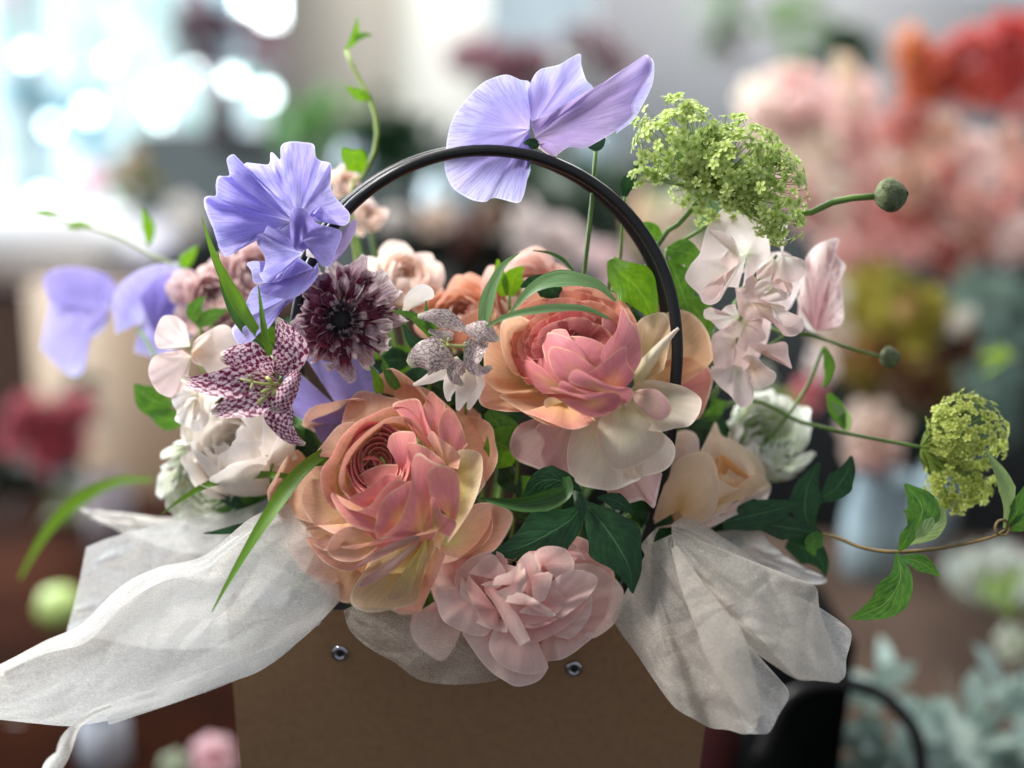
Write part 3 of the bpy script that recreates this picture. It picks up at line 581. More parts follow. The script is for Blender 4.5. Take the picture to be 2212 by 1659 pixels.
for (u, v, R, h, l) in [(1975, 120, 60, '#dc8448', 'orange bloom at the top left of the blurred display'), (2040, 150, 62, '#d86048', 'orange red bloom at the top of the blurred display'), (2000, 190, 50, '#d87038', 'deep orange bloom below the top orange one'),
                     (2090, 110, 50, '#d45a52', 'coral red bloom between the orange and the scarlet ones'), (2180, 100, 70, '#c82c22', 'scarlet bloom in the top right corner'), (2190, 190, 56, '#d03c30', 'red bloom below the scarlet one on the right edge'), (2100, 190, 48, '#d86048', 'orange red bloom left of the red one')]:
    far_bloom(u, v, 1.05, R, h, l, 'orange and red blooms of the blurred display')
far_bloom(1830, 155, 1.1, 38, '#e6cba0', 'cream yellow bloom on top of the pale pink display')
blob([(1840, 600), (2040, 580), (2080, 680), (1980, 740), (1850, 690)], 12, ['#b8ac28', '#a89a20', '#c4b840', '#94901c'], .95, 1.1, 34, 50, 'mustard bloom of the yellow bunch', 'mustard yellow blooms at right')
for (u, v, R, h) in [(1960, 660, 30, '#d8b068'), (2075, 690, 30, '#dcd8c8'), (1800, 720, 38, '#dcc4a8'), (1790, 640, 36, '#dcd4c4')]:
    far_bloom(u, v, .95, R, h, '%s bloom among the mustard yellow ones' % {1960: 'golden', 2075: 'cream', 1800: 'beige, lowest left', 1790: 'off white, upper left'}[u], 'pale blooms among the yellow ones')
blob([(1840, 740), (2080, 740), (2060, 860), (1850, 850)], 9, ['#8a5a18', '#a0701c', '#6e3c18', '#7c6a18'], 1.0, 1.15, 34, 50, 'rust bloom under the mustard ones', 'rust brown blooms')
far_leaves(1960, 860, 1.3, 90, gn, 'near black foliage under the rust brown blooms', 90, 70, 24, wid=1.6, name='dark_plant', cat='plant')
far_leaves(2140, 700, 1.25, 90, gg, 'grey green eucalyptus along the right edge', 70, 90, 20, name='eucalyptus', cat='foliage', up=(0, 1, 0))
far_leaves(2120, 900, 1.25, 90, gg, 'grey green eucalyptus behind the small viburnum', 70, 90, 20, name='eucalyptus', cat='foliage', up=(0, 1, 0))
far_leaves(2030, 900, 1.15, 60, gd, 'dark green leaves left of the small viburnum', 30, 80, 20, name='green_plant', cat='foliage', up=(0, 1, 0))
far_leaves(2195, 770, .8, 12, leaf_mat('lime_leaf', '#8ab030', '#9cc040', '#b0d060', .4), 'single lime green leaf poking in at the right edge', 3, 70, 12, name='lime_leaf', cat='leaf', up=(-1, .2, 0))
far_bloom(1893, 935, .95, 62, '#dcb8a0', 'peach rose bud out of focus beside the small viburnum')
far_bloom(1890, 1010, .95, 46, '#c88c80', 'dusky pink bloom under the peach rose bud')
for (u, v, h) in [(1745, 850, '#cc7078'), (1690, 880, '#a4bc60'), (1780, 790, '#e0c8c0'), (1640, 830, '#b4b896')]:
    far_bloom(u, v, .85, 34, h, {'#cc7078': 'rose pink bloom behind the thin viburnum stem', '#a4bc60': 'lime green bloom right of the hanging blush sweet pea', '#e0c8c0': 'tiny blush bloom under the striped pink sweet pea', '#b4b896': 'pale green bloom below the blush sweet pea'}[h])
lathe(1880, 1240, .95, [(1, 0), (66, 2), (72, 120), (60, 200), (64, 230)], glass, 'glass_vase', 'hazy blue grey vase under the peach rose bud', 'vase')
lathe(2010, 1180, 1.1, [(1, 0), (40, 2), (44, 140), (30, 190)], glass, 'glass_vase', 'hazy pale vase behind the small viburnum', 'vase')
# round dish of white and green on the table
lathe(2150, 1290, .95, [(1, 0), (90, 2), (110, 40), (112, 60), (104, 60), (95, 20), (1, 14)], simple('white_dish', '#c4d0c4', .4), 'dish', 'round pale dish on the table at right edge', 'dish')
for (u, v, h) in [(2110, 1230, '#dfe6d8'), (2170, 1215, '#e6ece2'), (2215, 1240, '#dfe6d8')]:
    far_bloom(u, v, .9, 44, h, 'white bloom at the %s of the round dish' % {2110: 'left side', 2170: 'middle', 2215: 'right side'}[u], 'white blooms in the round dish')
far_leaves(2160, 1270, .88, 36, leaf_mat('dish_green', '#86a84c', '#a4c468', '#b0d070', .4), 'light green sprig in the round dish', 18, 40, 12, name='green_sprig', cat='foliage')
far_bloom(2190, 1390, .85, 34, '#ccd6b8', 'pale green bloom on the table at the right edge')
# bottom right: eucalyptus bunch and a second box with its black handle
eu = leaf_mat('eucalyptus_leaf', '#8ea49c', '#b4c4bc', '#c0ccc6', .25); eud = leaf_mat('eucalyptus_dark', '#2c4444', '#43605c', '#4a6460', .2)
for (u, v, l) in [(1930, 1600, 'pale blue green eucalyptus inside the second handle'), (2060, 1560, 'pale blue green eucalyptus at the bottom right'), (2150, 1500, 'pale blue green eucalyptus highest at the bottom right'), (2180, 1620, 'pale blue green eucalyptus in the bottom right corner'), (1900, 1500, 'pale blue green eucalyptus left of the others')]:
    far_leaves(u, v, .72, 48 if u != 1900 else 26, eu, l, 11 if u != 1900 else 5, 150, 34, name='eucalyptus', cat='foliage', group='eucalyptus bunches at the bottom right')
far_leaves(2080, 1660, .78, 90, eud, 'dark teal foliage below the eucalyptus', 70, 90, 26, wid=1.5, name='dark_plant', cat='foliage')
far_leaves(1830, 1700, .80, 60, gn, 'near black foliage below the second handle', 60, 70, 26, wid=1.5, name='dark_plant', cat='foliage')
b2 = thing('second_flower_box', 'second black flower box with round handle behind the right tissue', 'box', D(1700, 1750, .66))
MB().box(upright(1700, 1600, .66), -.018, .034, 0, .08, -.15, .065).build('box_body', simple('black_card', '#050708', .9, spec=.05), b2, smooth=False)
MB().tube(P(crv([(1640, 1640, -1050), (1700, 1510, -1050), (1800, 1475, -1050), (1900, 1500, -1050), (1975, 1580, -1050), (1990, 1680, -1050), (1975, 1760, -1050)], 40)), 22*K).build('handle', M['handle'], b2)
mag = boxthing('maroon_box', simple('maroon_card', '#2e1618', .9, spec=.05), upright(1570, 1700, .72), (-.025, .012, 0, .03, -.1, .045)); tag(mag, 'maroon card box edge right of the kraft box', 'box')
# left side: ledge, chair, red flowers, dark corner
led = boxthing('window_ledge', simple('white_ledge', '#dcdcec', .5), upright(60, 600, 1.9), (-1.2, .14, 0, .5, -.02, .05)); tag(led, 'white ledge below the big window at left edge', 'ledge')
bk = boxthing('book_stack', simple('white_books', '#eef2f6', .5, emit=.0), upright(60, 535, 1.8), (-.5, .10, 0, .2, -.05, .05)); tag(bk, 'pile of white books on the ledge at left', 'books')
far_bloom(200, 390, 1.7, 50, '#c89aa8', 'dusty pink bloom before the window at left'); far_bloom(280, 370, 1.7, 40, '#9c8468', 'brown bloom beside the dusty pink one at left')
far_leaves(300, 390, 1.6, 44, leaf_mat('olive_far', '#5c6040', '#7c8058', '#808860', .2), 'olive leaves right of the brown bloom', 30, 40, 14, name='olive_plant', cat='plant')
far_bloom(400, 470, 1.6, 40, '#cfc8c0', 'pale grey bloom below the bright light spot at left')
tan = boxthing('wooden_chair', simple('tan_chair_wood', '#a38a70', .6, noise=.25, scale=6), upright(275, 900, 1.7), (-.14, .11, 0, .04, -.7, .20)); tag(tan, 'tan wooden chair back behind the violet sweet peas', 'chair')
brn = boxthing('cupboard', simple('brown_cupboard', '#3e2c24', .8, spec=.1, noise=.3, scale=3), upright(60, 900, 2.0), (-1.2, .9, 0, .3, -.9, .22)); tag(brn, 'brown cupboard in the shade behind the red blooms', 'cupboard')
for ci, (u, v, R) in enumerate([(60, 900, 46), (120, 920, 50), (170, 890, 40), (100, 980, 44), (150, 960, 40), (40, 950, 36)]):
    far_bloom(u, v, 1.3, R, '#a03040' if R % 4 else '#b03c4c', 'crimson bloom %s of the blurred bunch at left' % ['at the upper left', 'in the middle', 'at the upper right', 'at the foot', 'at the lower right', 'nearest the picture edge'][ci], 'crimson blooms at left')
far_leaves(50, 1080, 1.4, 100, gn, 'near black foliage under the crimson blooms', 110, 80, 26, wid=1.3, name='dark_plant', cat='plant')
far_leaves(180, 1090, 1.3, 60, leaf_mat('olive_far_two', '#5a5e44', '#7a7e62', '#808860', .2), 'olive grey leaves right of the near black foliage', 30, 60, 20, name='olive_plant', cat='plant')
far_leaves(160, 860, 1.35, 50, gd, 'dark leaves around the crimson blooms', 30, 50, 16, name='green_plant', cat='plant')
lathe(130, 1350, 1.0, [(2, 0), (34, 6), (46, 40), (34, 76), (2, 84)], simple('lime_fruit', '#a8c070', .5), 'lime_fruit', 'round lime green fruit left of the tissue paper', 'fruit')
lathe(240, 1190, 1.2, [(1, 0), (46, 2), (50, 120), (40, 170)], simple('grey_lilac_jar', '#a8a0a8', .4), 'jar', 'grey lilac jar behind the left tissue paper', 'jar')
lathe(230, 1680, .85, [(1, 0), (52, 2), (52, 130), (40, 160)], simple('pale_blue_jar', '#c4ccd8', .3), 'jar', 'pale blue jar at the bottom left', 'jar')
st_ = boxthing('low_stool', simple('brown_stool', '#7c5a48', .6, noise=.3, scale=6), upright(380, 1560, 1.1), (-.22, .16, 0, .3, -.5, .06)); tag(st_, 'brown wooden stool beside the kraft box', 'stool')
far_bloom(460, 1640, .8, 44, '#d89aa4', 'pink bloom at the bottom edge beside the kraft box'); far_bloom(375, 1655, .8, 26, '#9aa880', 'sage green bloom left of the pink one at the bottom edge')
far_bloom(40, 1600, .9, 50, '#a89484', 'beige bloom in the bottom left corner')

# ------------------------------------------------------------------ THE BOX
YAW = math.radians(-2)
bw, bd, bh = 556*K, 300*K, .23
ctr = P((1016, 1332, -100)); ctr = ctr+np.array(Matrix.Rotation(YAW, 3, 'Z') @ Vector((0, bd, 0)))
BM = Matrix.Translation(Vector(ctr)) @ Matrix.Rotation(YAW, 4, 'Z')
TABH = ctr[2]-TABLE
gb = thing('gift_box', 'brown kraft flower box with black tube handles and nickel rivets', 'box', (ctr[0], ctr[1], TABLE))
def wallgrid(mb, pts): mb.grid(np.array(pts, float))
tb_ = .90
def bp(x, y, z):  # box coordinates: z = 0 rim, 1 foot
    k = 1-(1-tb_)*z; return np.array(BM @ Vector((x*bw*k, y*bd*k, -z*TABH)))
ring = [(-1, -1), (1, -1), (1, 1), (-1, 1), (-1, -1)]
mb = MB()
for i in range(4):
    a, b = ring[i], ring[i+1]
    mb.grid(np.array([[bp(a[0]+(b[0]-a[0])*s, a[1]+(b[1]-a[1])*s, z) for z in np.linspace(0, 1, 6)] for s in np.linspace(0, 1, 12)]))
mb.build('box_body', M['kraft'], gb, smooth=False)
mb = MB(); q = .985
for i in range(4):
    a, b = ring[i], ring[i+1]
    mb.grid(np.array([[bp(q*(a[0]+(b[0]-a[0])*s), q*(a[1]+(b[1]-a[1])*s), z) for z in (0.002, .5, .98)] for s in (0, .5, 1)]))
mb.grid(np.array([[bp(x, y, .99) for x in (-.98, .98)] for y in (-.98, .98)])); mb.grid(np.array([[bp(x, y, .17) for x in (-.97, .97)] for y in (-.97, .97)]))
mb.build('box_lining', M['kraft_in'], gb, smooth=False)
# rivets, eyelet rings with a dark centre
RV = [(735, 1410), (1240, 1443)]
def onfront(u, v):
    o = TC; d = D(u, v, 1.)-TC; n = np.cross(bp(1, -1, 0)-bp(-1, -1, 0), bp(-1, -1, 1)-bp(-1, -1, 0)); n /= np.linalg.norm(n)
    t = ((bp(-1, -1, 0)-o)@n)/(d@n); return o+d*t, (n if n@d < 0 else -n)
for u, v in RV:
    c, n = onfront(u, v); ax = np.cross(n, (0, 0, 1)); ax /= np.linalg.norm(ax); ay = np.cross(n, ax)
    an = np.linspace(0, 2*pi, 25)
    prof = [(20, 0), (20, 2.5), (17, 5), (12, 6), (9, 4), (8, 1)]
    G = np.array([[c+n*(h*K+.0003)+(ax*math.cos(a)+ay*math.sin(a))*r*K for a in an] for r, h in prof])
    rv = MB().grid(G).build('rivet', M['metal'], gb)
    G = np.array([[c+n*.0006+(ax*math.cos(a)+ay*math.sin(a))*r*K for a in an] for r in (.01, 8.5)])
    MB().grid(G).build('rivet_hole', M['hole'], rv)
hp = [(760, 1480, -260), (735, 1400, -230), (700, 1290, -200), (658, 1060, -220), (638, 880, -200), (636, 735, -110)]
arc = [(1050-413*math.cos(a), 737-412*math.sin(a), -110+110*min(1, a/1.0)) for a in np.linspace(0, pi, 13)][1:-1]
hp += arc+[(1463, 745, 0), (1457, 850, -20), (1446, 960, -60), (1412, 1110, -140), (1340, 1290, -200), (1260, 1440, -250)]
MB().tube(P(crv(hp, 110)), 12.8*K, 14).build('handle', M['handle'], gb)
hp2 = [(760, 1300, -420), (700, 1050, -340), (650, 850, -220)]+[(1034-408*math.cos(a), 734-410*math.sin(a), -60-70*(1-math.sin(a))) for a in np.linspace(0.35, pi-.1, 12)]+[(1440, 790, -160), (1430, 940, -230), (1340, 1200, -420)]
MB().tube(P(crv(hp2, 90)), 12.5*K, 12).build('handle', M['handle'], gb)

# ------------------------------------------------------------------ TISSUE PAPER
def sheet(rows, m=60, r=30, crumple=10, seed=1., fx=7, fy=4, ridge=0):
    """rows: list of rows of (u, v, z); smooth interpolation both ways"""
    A = np.array([crv(x, r) for x in rows])          # (rows, r, 3)
    G = np.stack([crv(A[:, j], m) for j in range(r)], 1)
    N = nfield(m, r, fx, fy, seed); N2 = nfield(m, r, fx*2.6, fy*2.6, seed+20)
    G[..., 2] += crumple*(N+.35*N2)
    if ridge: G[..., 2] += ridge*(-2.6*np.abs(nfield(m, r, fx*.7, fy*1.2, seed+7))-1.1*np.abs(nfield(m, r, fx*2, fy*3, seed+8)))
    G[0:1, :, 0] += 0
    G[..., 1] += crumple*.12*N2
    return G
tl = thing('tissue_paper', 'white tissue paper wing sweeping out to the left edge', 'tissue paper', P((640, 1300, -120)))
G = sheet([[(690, 1060, -90), (720, 1130, -60), (745, 1210, -70), (742, 1290, -100)],
           [(615, 1090, -60), (640, 1180, -20), (690, 1290, -20), (690, 1345, -60)],
           [(540, 1120, -40), (560, 1220, 0), (600, 1330, 20), (640, 1390, -30)],
           [(440, 1200, -20), (470, 1280, 20), (520, 1380, 40), (560, 1450, -10)],
           [(340, 1226, 0), (380, 1300, 40), (440, 1410, 50), (480, 1478, 0)],
           [(262, 1265, 0), (290, 1350, 50), (340, 1450, 50), (400, 1510, 10)],
           [(180, 1345, 10), (205, 1400, 50), (240, 1480, 50), (280, 1545, 20)],
           [(95, 1385, 20), (110, 1440, 55), (130, 1510, 50), (165, 1568, 30)],
           [(10, 1430, 30), (20, 1480, 60), (30, 1530, 50), (70, 1562, 30)],
           [(-60, 1462, 30), (-60, 1490, 50), (-60, 1525, 50), (-40, 1550, 30)]], 130, 60, 5, 3.1, 5, 2, 6)
MB().grid(P(G)).build('paper_sheet', M['tissue'], tl)
# narrow folded hem along the lower edge
G = sheet([[(700, 1330, -40), (690, 1350, -20)], [(600, 1425, -8), (585, 1400, 12)], [(490, 1478, 14), (470, 1440, 40)], [(380, 1518, 30), (360, 1480, 60)], [(235, 1566, 45), (220, 1520, 70)]], 50, 8, 5, 8.1)
MB().grid(P(G)).build('paper_hem', M['tissue_thin'], tl)
# second layer folded over the upper edge
G = sheet([[(600, 1108, -30), (604, 1112, -28)], [(500, 1166, 6), (506, 1180, 18)], [(430, 1210, 14), (440, 1236, 35)], [(340, 1226, 12), (355, 1255, 45)], [(255, 1272, 20), (275, 1300, 55)], [(170, 1352, 30), (190, 1385, 60)], [(90, 1390, 36), (100, 1412, 62)], [(0, 1436, 45), (0, 1455, 66)]], 50, 8, 4, 5.1)
MB().grid(P(G)).build('paper_hem', M['tissue_thin'], tl)
tl2 = thing('tissue_paper', 'grey white tissue paper sheet standing behind the left wing', 'tissue paper', P((600, 1300, -320)))
G = sheet([[(640, 1050, -180), (640, 1200, -160), (600, 1400, -160)], [(520, 1100, -190), (500, 1250, -170), (480, 1400, -170)], [(380, 1125, -210), (350, 1260, -190), (330, 1400, -180)],
           [(250, 1158, -220), (240, 1260, -200), (220, 1380, -200)], [(186, 1182, -220), (166, 1280, -200), (142, 1372, -200)]], 80, 50, 6, 6.6, 5, 4, 8)
MB().grid(P(G)).build('paper_sheet', M['tissue_thin'], tl2)
tl3 = thing('tissue_paper', 'bright frayed tissue paper edge under the white green flower', 'tissue paper', P((600, 1300, -400)))
G = sheet([[(600, 1110, -250), (590, 1160, -230), (590, 1230, -230)], [(470, 1095, -300), (460, 1130, -260), (450, 1200, -250)], [(380, 1118, -340), (370, 1150, -300), (380, 1190, -280)], [(270, 1108, -360), (280, 1132, -330), (290, 1160, -310)], [(170, 1098, -380), (185, 1112, -360), (215, 1130, -350)]], 50, 20, 26, 9.6, 9, 3, 14)
MB().grid(P(G)).build('paper_sheet', M['tissue'], tl3)
tl4 = thing('tissue_paper_strip', 'twisted narrow tissue paper strip hanging at the bottom left', 'tissue paper', P((235, 1530, 30)))
mb = MB(); ribbon(mb, [(238, 1524, 75), (205, 1540, 80), (172, 1570, 80), (140, 1610, 85), (118, 1650, 85), (100, 1700, 80)], [4, 14, 20, 20, 17, 15], cup=.9, twist=(0, .7, -.4, .9), n=40, c=12, wave=.3); mb.build('paper_strip', M['tissue'], tl4)
# right side
tr = thing('tissue_paper', 'large cream tissue paper fold hanging over the right front of the box', 'tissue paper', P((1400, 1330, -60)))
mb = MB(); fan(mb, ZB([(640, 610, -90), (600, 640, -80), (560, 700, -60), (700, 640, -40)]), ZB([(430, 1010, -80), (480, 1085, -60), (530, 1150, -30), (610, 1270, 10), (700, 1390, 50), (780, 1440, 60), (860, 1482, 50), (930, 1490, 60), (1020, 1507, 90), (1060, 1437, 110), (960, 1260, 105), (880, 1085, 90), (790, 890, 60), (700, 690, 10)]), bulge=36, m=150, r=60, crumple=4, crease=7, seed=2.2); mb.build('paper_fold', M['tissue_warm'], tr)
mb = MB(); fan(mb, ZB([(760, 860, 30), (740, 800, 20), (720, 760, 0)]), ZB([(1020, 1507, 100), (1070, 1508, 100), (1112, 1500, 95), (1150, 1430, 90), (1197, 1330, 60), (1120, 1240, 30), (1050, 1180, 20), (960, 1120, 20), (890, 1085, 30)]), bulge=-30, m=90, r=50, crumple=4, crease=7, seed=4.2); mb.build('paper_fold', M['tissue_thin'], tr)
mb = MB(); fan(mb, ZB([(700, 700, 20), (690, 640, 0), (690, 600, -40)]), ZB([(880, 1080, 50), (960, 1100, 60), (1100, 1190, 90), (1230, 1270, 110), (1330, 1275, 100), (1420, 1277, 70), (1385, 1130, 60), (1330, 970, 30), (1310, 870, 0), (1200, 838, -20), (1100, 790, -40), (1000, 715, -60), (900, 650, -70), (820, 595, -80), (740, 568, -90)]), bulge=44, m=140, r=60, crumple=4, crease=8, seed=6.2); mb.build('paper_fold', M['tissue_warm'], tr)
mb = MB(); fan(mb, ZB([(700, 690, -40), (690, 650, -50)]), ZB([(1230, 1270, 60), (1420, 1277, 60), (1445, 1180, 40), (1467, 1080, 20), (1430, 1030, 0), (1320, 955, -20)]), m=70, r=40, crumple=4, crease=7, seed=8.2); mb.build('paper_fold', M['tissue_thin'], tr)
mb = MB(); ribbon(mb, ZB([(700, 700, 40), (780, 880, 95), (900, 1100, 135), (1000, 1330, 150), (1060, 1440, 150)]), [8, 26, 40, 48, 20], cup=-.25, twist=.25, n=40, c=8); mb.build('paper_pleat', M['tissue_warm'], tr)
tr2 = thing('tissue_paper', 'grey tissue paper point behind the right fold under dark leaves', 'tissue paper', P((1500, 1330, -300)))
mb = MB(); fan(mb, ZB([(700, 700, -160), (720, 640, -170)]), ZB([(1000, 900, -140), (1150, 846, -160), (1310, 862, -170), (1358, 838, -180), (1230, 770, -190), (1120, 690, -200), (1050, 618, -210), (900, 650, -210), (820, 640, -200)]), m=70, r=30, crumple=8, crease=12, seed=1.2); mb.build('paper_sheet', M['tissue_thin'], tr2)
tf = thing('tissue_paper', 'small sheer tissue paper crescent on the box front below the coral flower', 'tissue paper', P((900, 1330, -30)))
mb = MB(); fan(mb, [(760, 1310, -40), (900, 1320, -20), (1060, 1340, -40)], [(742, 1318, -30), (756, 1362, -25), (800, 1402, -15), (850, 1430, -10), (900, 1466, 0), (950, 1477, 5), (1010, 1478, 0), (1080, 1466, -20), (1130, 1420, -40)], bulge=20, m=90, r=30, crumple=4, crease=5, seed=5.2); mb.build('paper_sheet', M['tissue_sheer'], tf)

# ------------------------------------------------------------------ CORAL RANUNCULUS (front)
ra = thing('ranunculus', 'largest coral peach ranunculus, front and centre left with tight ringed heart', 'flower', P((880, 1150, -160)))
cA = (802, 1012, 8); axA = (-.12, .2, .97); cA0 = (822, 1040, -66)
LA = [dict(n=3, R=12, th1=.5, hw=1.2, q=1.1), dict(n=3, R=20, th1=.5, hw=1.1, q=1.1), dict(n=3, R=28, th1=.5, hw=1.1)]
bloom(cA, axA, [dict(L, flare=.05, drop=.22, rip=.06, sp=.07) for L in LA], mat=M['ranA_heart'], parent=ra, phi0=.3)
def ballz(u, v, c, R):
    d = np.sqrt((u-c[0])**2+(v-c[1])**2)/R; k = .88
    return c[2]+R*np.where(d < k, np.sqrt(1-np.minimum(d, k)**2), math.sqrt(1-k*k)-(d-k)*k/math.sqrt(1-k*k)*.8)
def bpetal(par, mat, base, rim, ball, off=0, lift=10, boff=0, bulge=9, ruffle=3, rf=3, m=44, r=14, name='petal'):
    """a petal lying on a dome: traced rim, lifted lip, foot tucked in"""
    c, R = ball; rim2 = np.array([p[:2] for p in rim], float); rr = crv(np.c_[rim2, np.zeros(len(rim2))], m)
    base = np.atleast_2d(np.array([p[:2] for p in base], float) if np.ndim(base[0]) else np.array(base[:2], float)); 
    B = crv(np.c_[base, np.zeros(len(base))], m) if len(base) > 1 else np.repeat(np.array([[base[0][0], base[0][1], 0]]), m, 0)
    s_ = np.linspace(0, 1, r)[None, :, None]; G = B[:, None]+(rr-B)[:, None]*s_; s1 = s_[..., 0]; sd = rs.rand()*70
    N = nfield(m, 2, rf, 1, sd)[:, :1]
    t = np.linspace(0, 1, m)[:, None]; ed = np.sin(pi*np.clip(t, .03, .97))**.5
    bc = B[:, :2].mean(0); aa = np.unwrap(np.arctan2(rr[:, 1]-bc[1], rr[:, 0]-bc[0])); wd = float(np.clip((abs(aa[-1]-aa[0])-3.6)/1.2, 0, 1))
    lift = lift*(1-.8*wd); boff = boff*(1-wd)
    G[..., 2] = ballz(G[..., 0], G[..., 1], c, R)+off+boff*(1-s1)+bulge*(4*s1*(1-s1)*ed*(1-wd)+.55*(1-s1**2)*wd)+lift*s1**4*ed+ruffle*s1**2*(N*2+.5*np.sin(t*rf*6.3+sd))
    return MB().grid(P(G)).build(name, M[mat], par)
BA = ((848, 1080, -158), 255)
for b_, rr_, o_ in (((720, 960), 290, -44), ((960, 740), 150, -60)):
    an = np.linspace(0, 2*pi, 15); bpetal(ra, 'ranA', Z1([b_])[0], Z1([(b_[0]+rr_*math.cos(t), b_[1]+rr_*math.sin(t)) for t in an]), BA, o_, 0)
bloom(cA0, axA, [dict(n=7, R=180, th1=1.1, hw=.46, flare=.12, openA=.2, drop=.3, rip=.1, sp=.06, jit=.1)], mat=M['ranA_out'], parent=ra, phi0=.1)
AP = [('ranA_out', (1000, 620), [(1060, 460), (1090, 380), (1130, 340), (1190, 325), (1240, 380), (1243, 480), (1275, 560), (1283, 680), (1265, 790), (1180, 900)], -60, 10, 0),
 ('ranA_out', (640, 560), [(425, 500), (435, 440), (460, 340), (510, 265), (560, 245), (640, 262), (700, 280), (770, 300), (740, 380)], -55, 12, 0),
 ('ranA_out', (800, 500), [(740, 320), (750, 230), (775, 190), (800, 184), (860, 215), (920, 230), (980, 270), (1050, 330), (1100, 380), (1110, 460)], -50, 14, 0),
 ('ranA_out', (560, 640), [(560, 425), (430, 440), (330, 550), (272, 630), (340, 600), (390, 610), (400, 690)], -42, 10, 0),
 ('ranA_out', (480, 860), [(400, 690), (330, 680), (240, 700), (170, 770), (128, 890), (135, 940), (180, 985), (260, 1010)], -50, 12, 0),
 ('ranA_out', (480, 980), [(148, 950), (155, 1010), (190, 1080), (240, 1135), (330, 1140)], -58, 8, 0),
 ('ranA_out', (620, 1150), [(246, 1180), (245, 1260), (280, 1340), (380, 1440), (480, 1474), (530, 1400), (570, 1280)], -54, 8, 0),
 ('ranA_out', (520, 920), [(360, 790), (300, 755), (240, 770), (205, 820), (203, 900), (250, 990), (330, 1060), (420, 1095), (500, 1050)], -30, 14, 0),
 ('ranA_out', (1010, 1130), [(1100, 1000), (1200, 905), (1330, 897), (1415, 945), (1422, 1010), (1340, 1150), (1250, 1215), (1120, 1217), (1000, 1180)], -30, -8, 0),
 ('ranA_yel', (940, 1090), [(620, 1230), (530, 1340), (488, 1430), (500, 1492), (600, 1530), (740, 1512), (850, 1480), (890, 1400), (925, 1280), (985, 1140)], -10, 22, -20),
 ('ranA', (960, 1130), [(720, 1515), (850, 1575), (885, 1540), (940, 1420), (1000, 1300), (1040, 1190)], -35, 6, 0),
 ('ranA_yel', (930, 1090), [(690, 1440), (700, 1462), (770, 1460), (830, 1420), (870, 1320), (930, 1200)], 2, 6, 0),
 ('ranA', (600, 1150), [(233, 1090), (240, 1130), (300, 1205), (370, 1262), (470, 1292), (560, 1262), (640, 1200)], -16, 12, 0),
 ('ranA_out', (540, 1010), [(228, 1060), (240, 1033), (300, 1030), (380, 1070), (440, 1090), (430, 1135), (340, 1172), (262, 1130)], -8, 12, 0),
 ('ranA_out', (640, 1120), [(560, 1040), (470, 1033), (400, 1070), (358, 1130), (355, 1182), (400, 1222), (480, 1237), (560, 1220), (640, 1160)], 4, 14, 0),
 ('ranA', [(860, 450), (780, 420), (690, 430), (600, 470), (520, 540), (470, 620), (440, 720), (430, 820), (470, 900)], [(890, 410), (800, 340), (700, 345), (600, 388), (520, 430), (430, 520), (380, 620), (330, 680), (313, 740), (330, 850), (385, 940)], 0, 16, -60),
 ('ranA', [(870, 520), (790, 480), (700, 480), (620, 520), (560, 580), (510, 680), (490, 780), (520, 860)], [(900, 470), (820, 400), (720, 400), (640, 440), (540, 520), (470, 600), (430, 700), (425, 800), (480, 870)], 6, 10, -60),
 ('ranA', (1000, 600), [(930, 560), (890, 460), (888, 375), (915, 325), (950, 250), (1000, 290), (1035, 335), (1030, 440)], -12, 12, 0),
 ('ranA', (1060, 660), [(1010, 570), (995, 480), (1010, 400), (1050, 343), (1095, 385), (1130, 450), (1165, 560)], -4, 12, 0),
 ('ranA', (960, 620), [(860, 500), (800, 400), (730, 330), (790, 300), (870, 292), (900, 330), (930, 430), (990, 540)], -2, 10, -10),
 ('ranA_out', (1040, 680), [(930, 520), (960, 480), (1000, 520), (1060, 560), (1120, 620), (1110, 700)], 4, 8, 0),
 ('ranA_yel', [(1100, 720), (1090, 800), (1080, 880), (1060, 980)], [(1112, 590), (1170, 585), (1230, 605), (1252, 650), (1245, 760), (1200, 900), (1130, 1020), (1050, 1130)], 10, 14, -30),
 ('ranA_heart', (790, 720), [(700, 570), (715, 510), (765, 482), (850, 485), (866, 520), (870, 600), (860, 720)], -6, 4, 0),
 ('ranA', (890, 760), [(825, 640), (815, 560), (850, 545), (950, 590), (1045, 685), (1010, 780)], 2, 5, 0),
 ('ranA_heart', (670, 900), [(520, 935), (480, 880), (500, 855), (570, 820), (650, 760), (720, 727), (785, 755), (800, 800)], 0, 6, 0),
 ('ranA', (690, 1000), [(620, 1065), (500, 1030), (430, 960), (385, 885), (373, 845), (395, 838), (450, 910), (520, 940), (600, 910), (680, 810), (745, 760), (805, 772), (800, 860)], 8, 8, 0),
 ('ranA', (800, 1020), [(640, 1105), (630, 1040), (650, 930), (700, 850), (790, 790), (845, 772), (850, 900)], 16, 6, 0),
 ('ranA', (900, 1060), [(655, 1108), (760, 1010), (810, 900), (835, 800), (840, 700), (855, 625), (890, 606), (960, 655), (1035, 690), (1010, 800), (1005, 950), (990, 1030)], 24, 6, 0),
 ('ranA', (1060, 980), [(955, 880), (935, 780), (940, 710), (1000, 675), (1080, 700), (1117, 760), (1117, 900), (1095, 1000)], 36, 8, 0),
 ('ranA', (960, 1040), [(860, 1085), (920, 1075), (1000, 1050), (1010, 990), (950, 880), (975, 870), (1020, 960), (1100, 1010), (1060, 1100)], 34, 8, 0),
 ('ranA', (900, 1080), [(415, 1150), (520, 1160), (640, 1110), (760, 1050), (880, 1060), (960, 1080)], 20, 6, 0),
 ('ranB_pink', (900, 1100), [(480, 1290), (545, 1240), (680, 1150), (860, 1080), (880, 1130), (760, 1260), (640, 1350), (530, 1385), (560, 1330)], 24, 4, 0)]
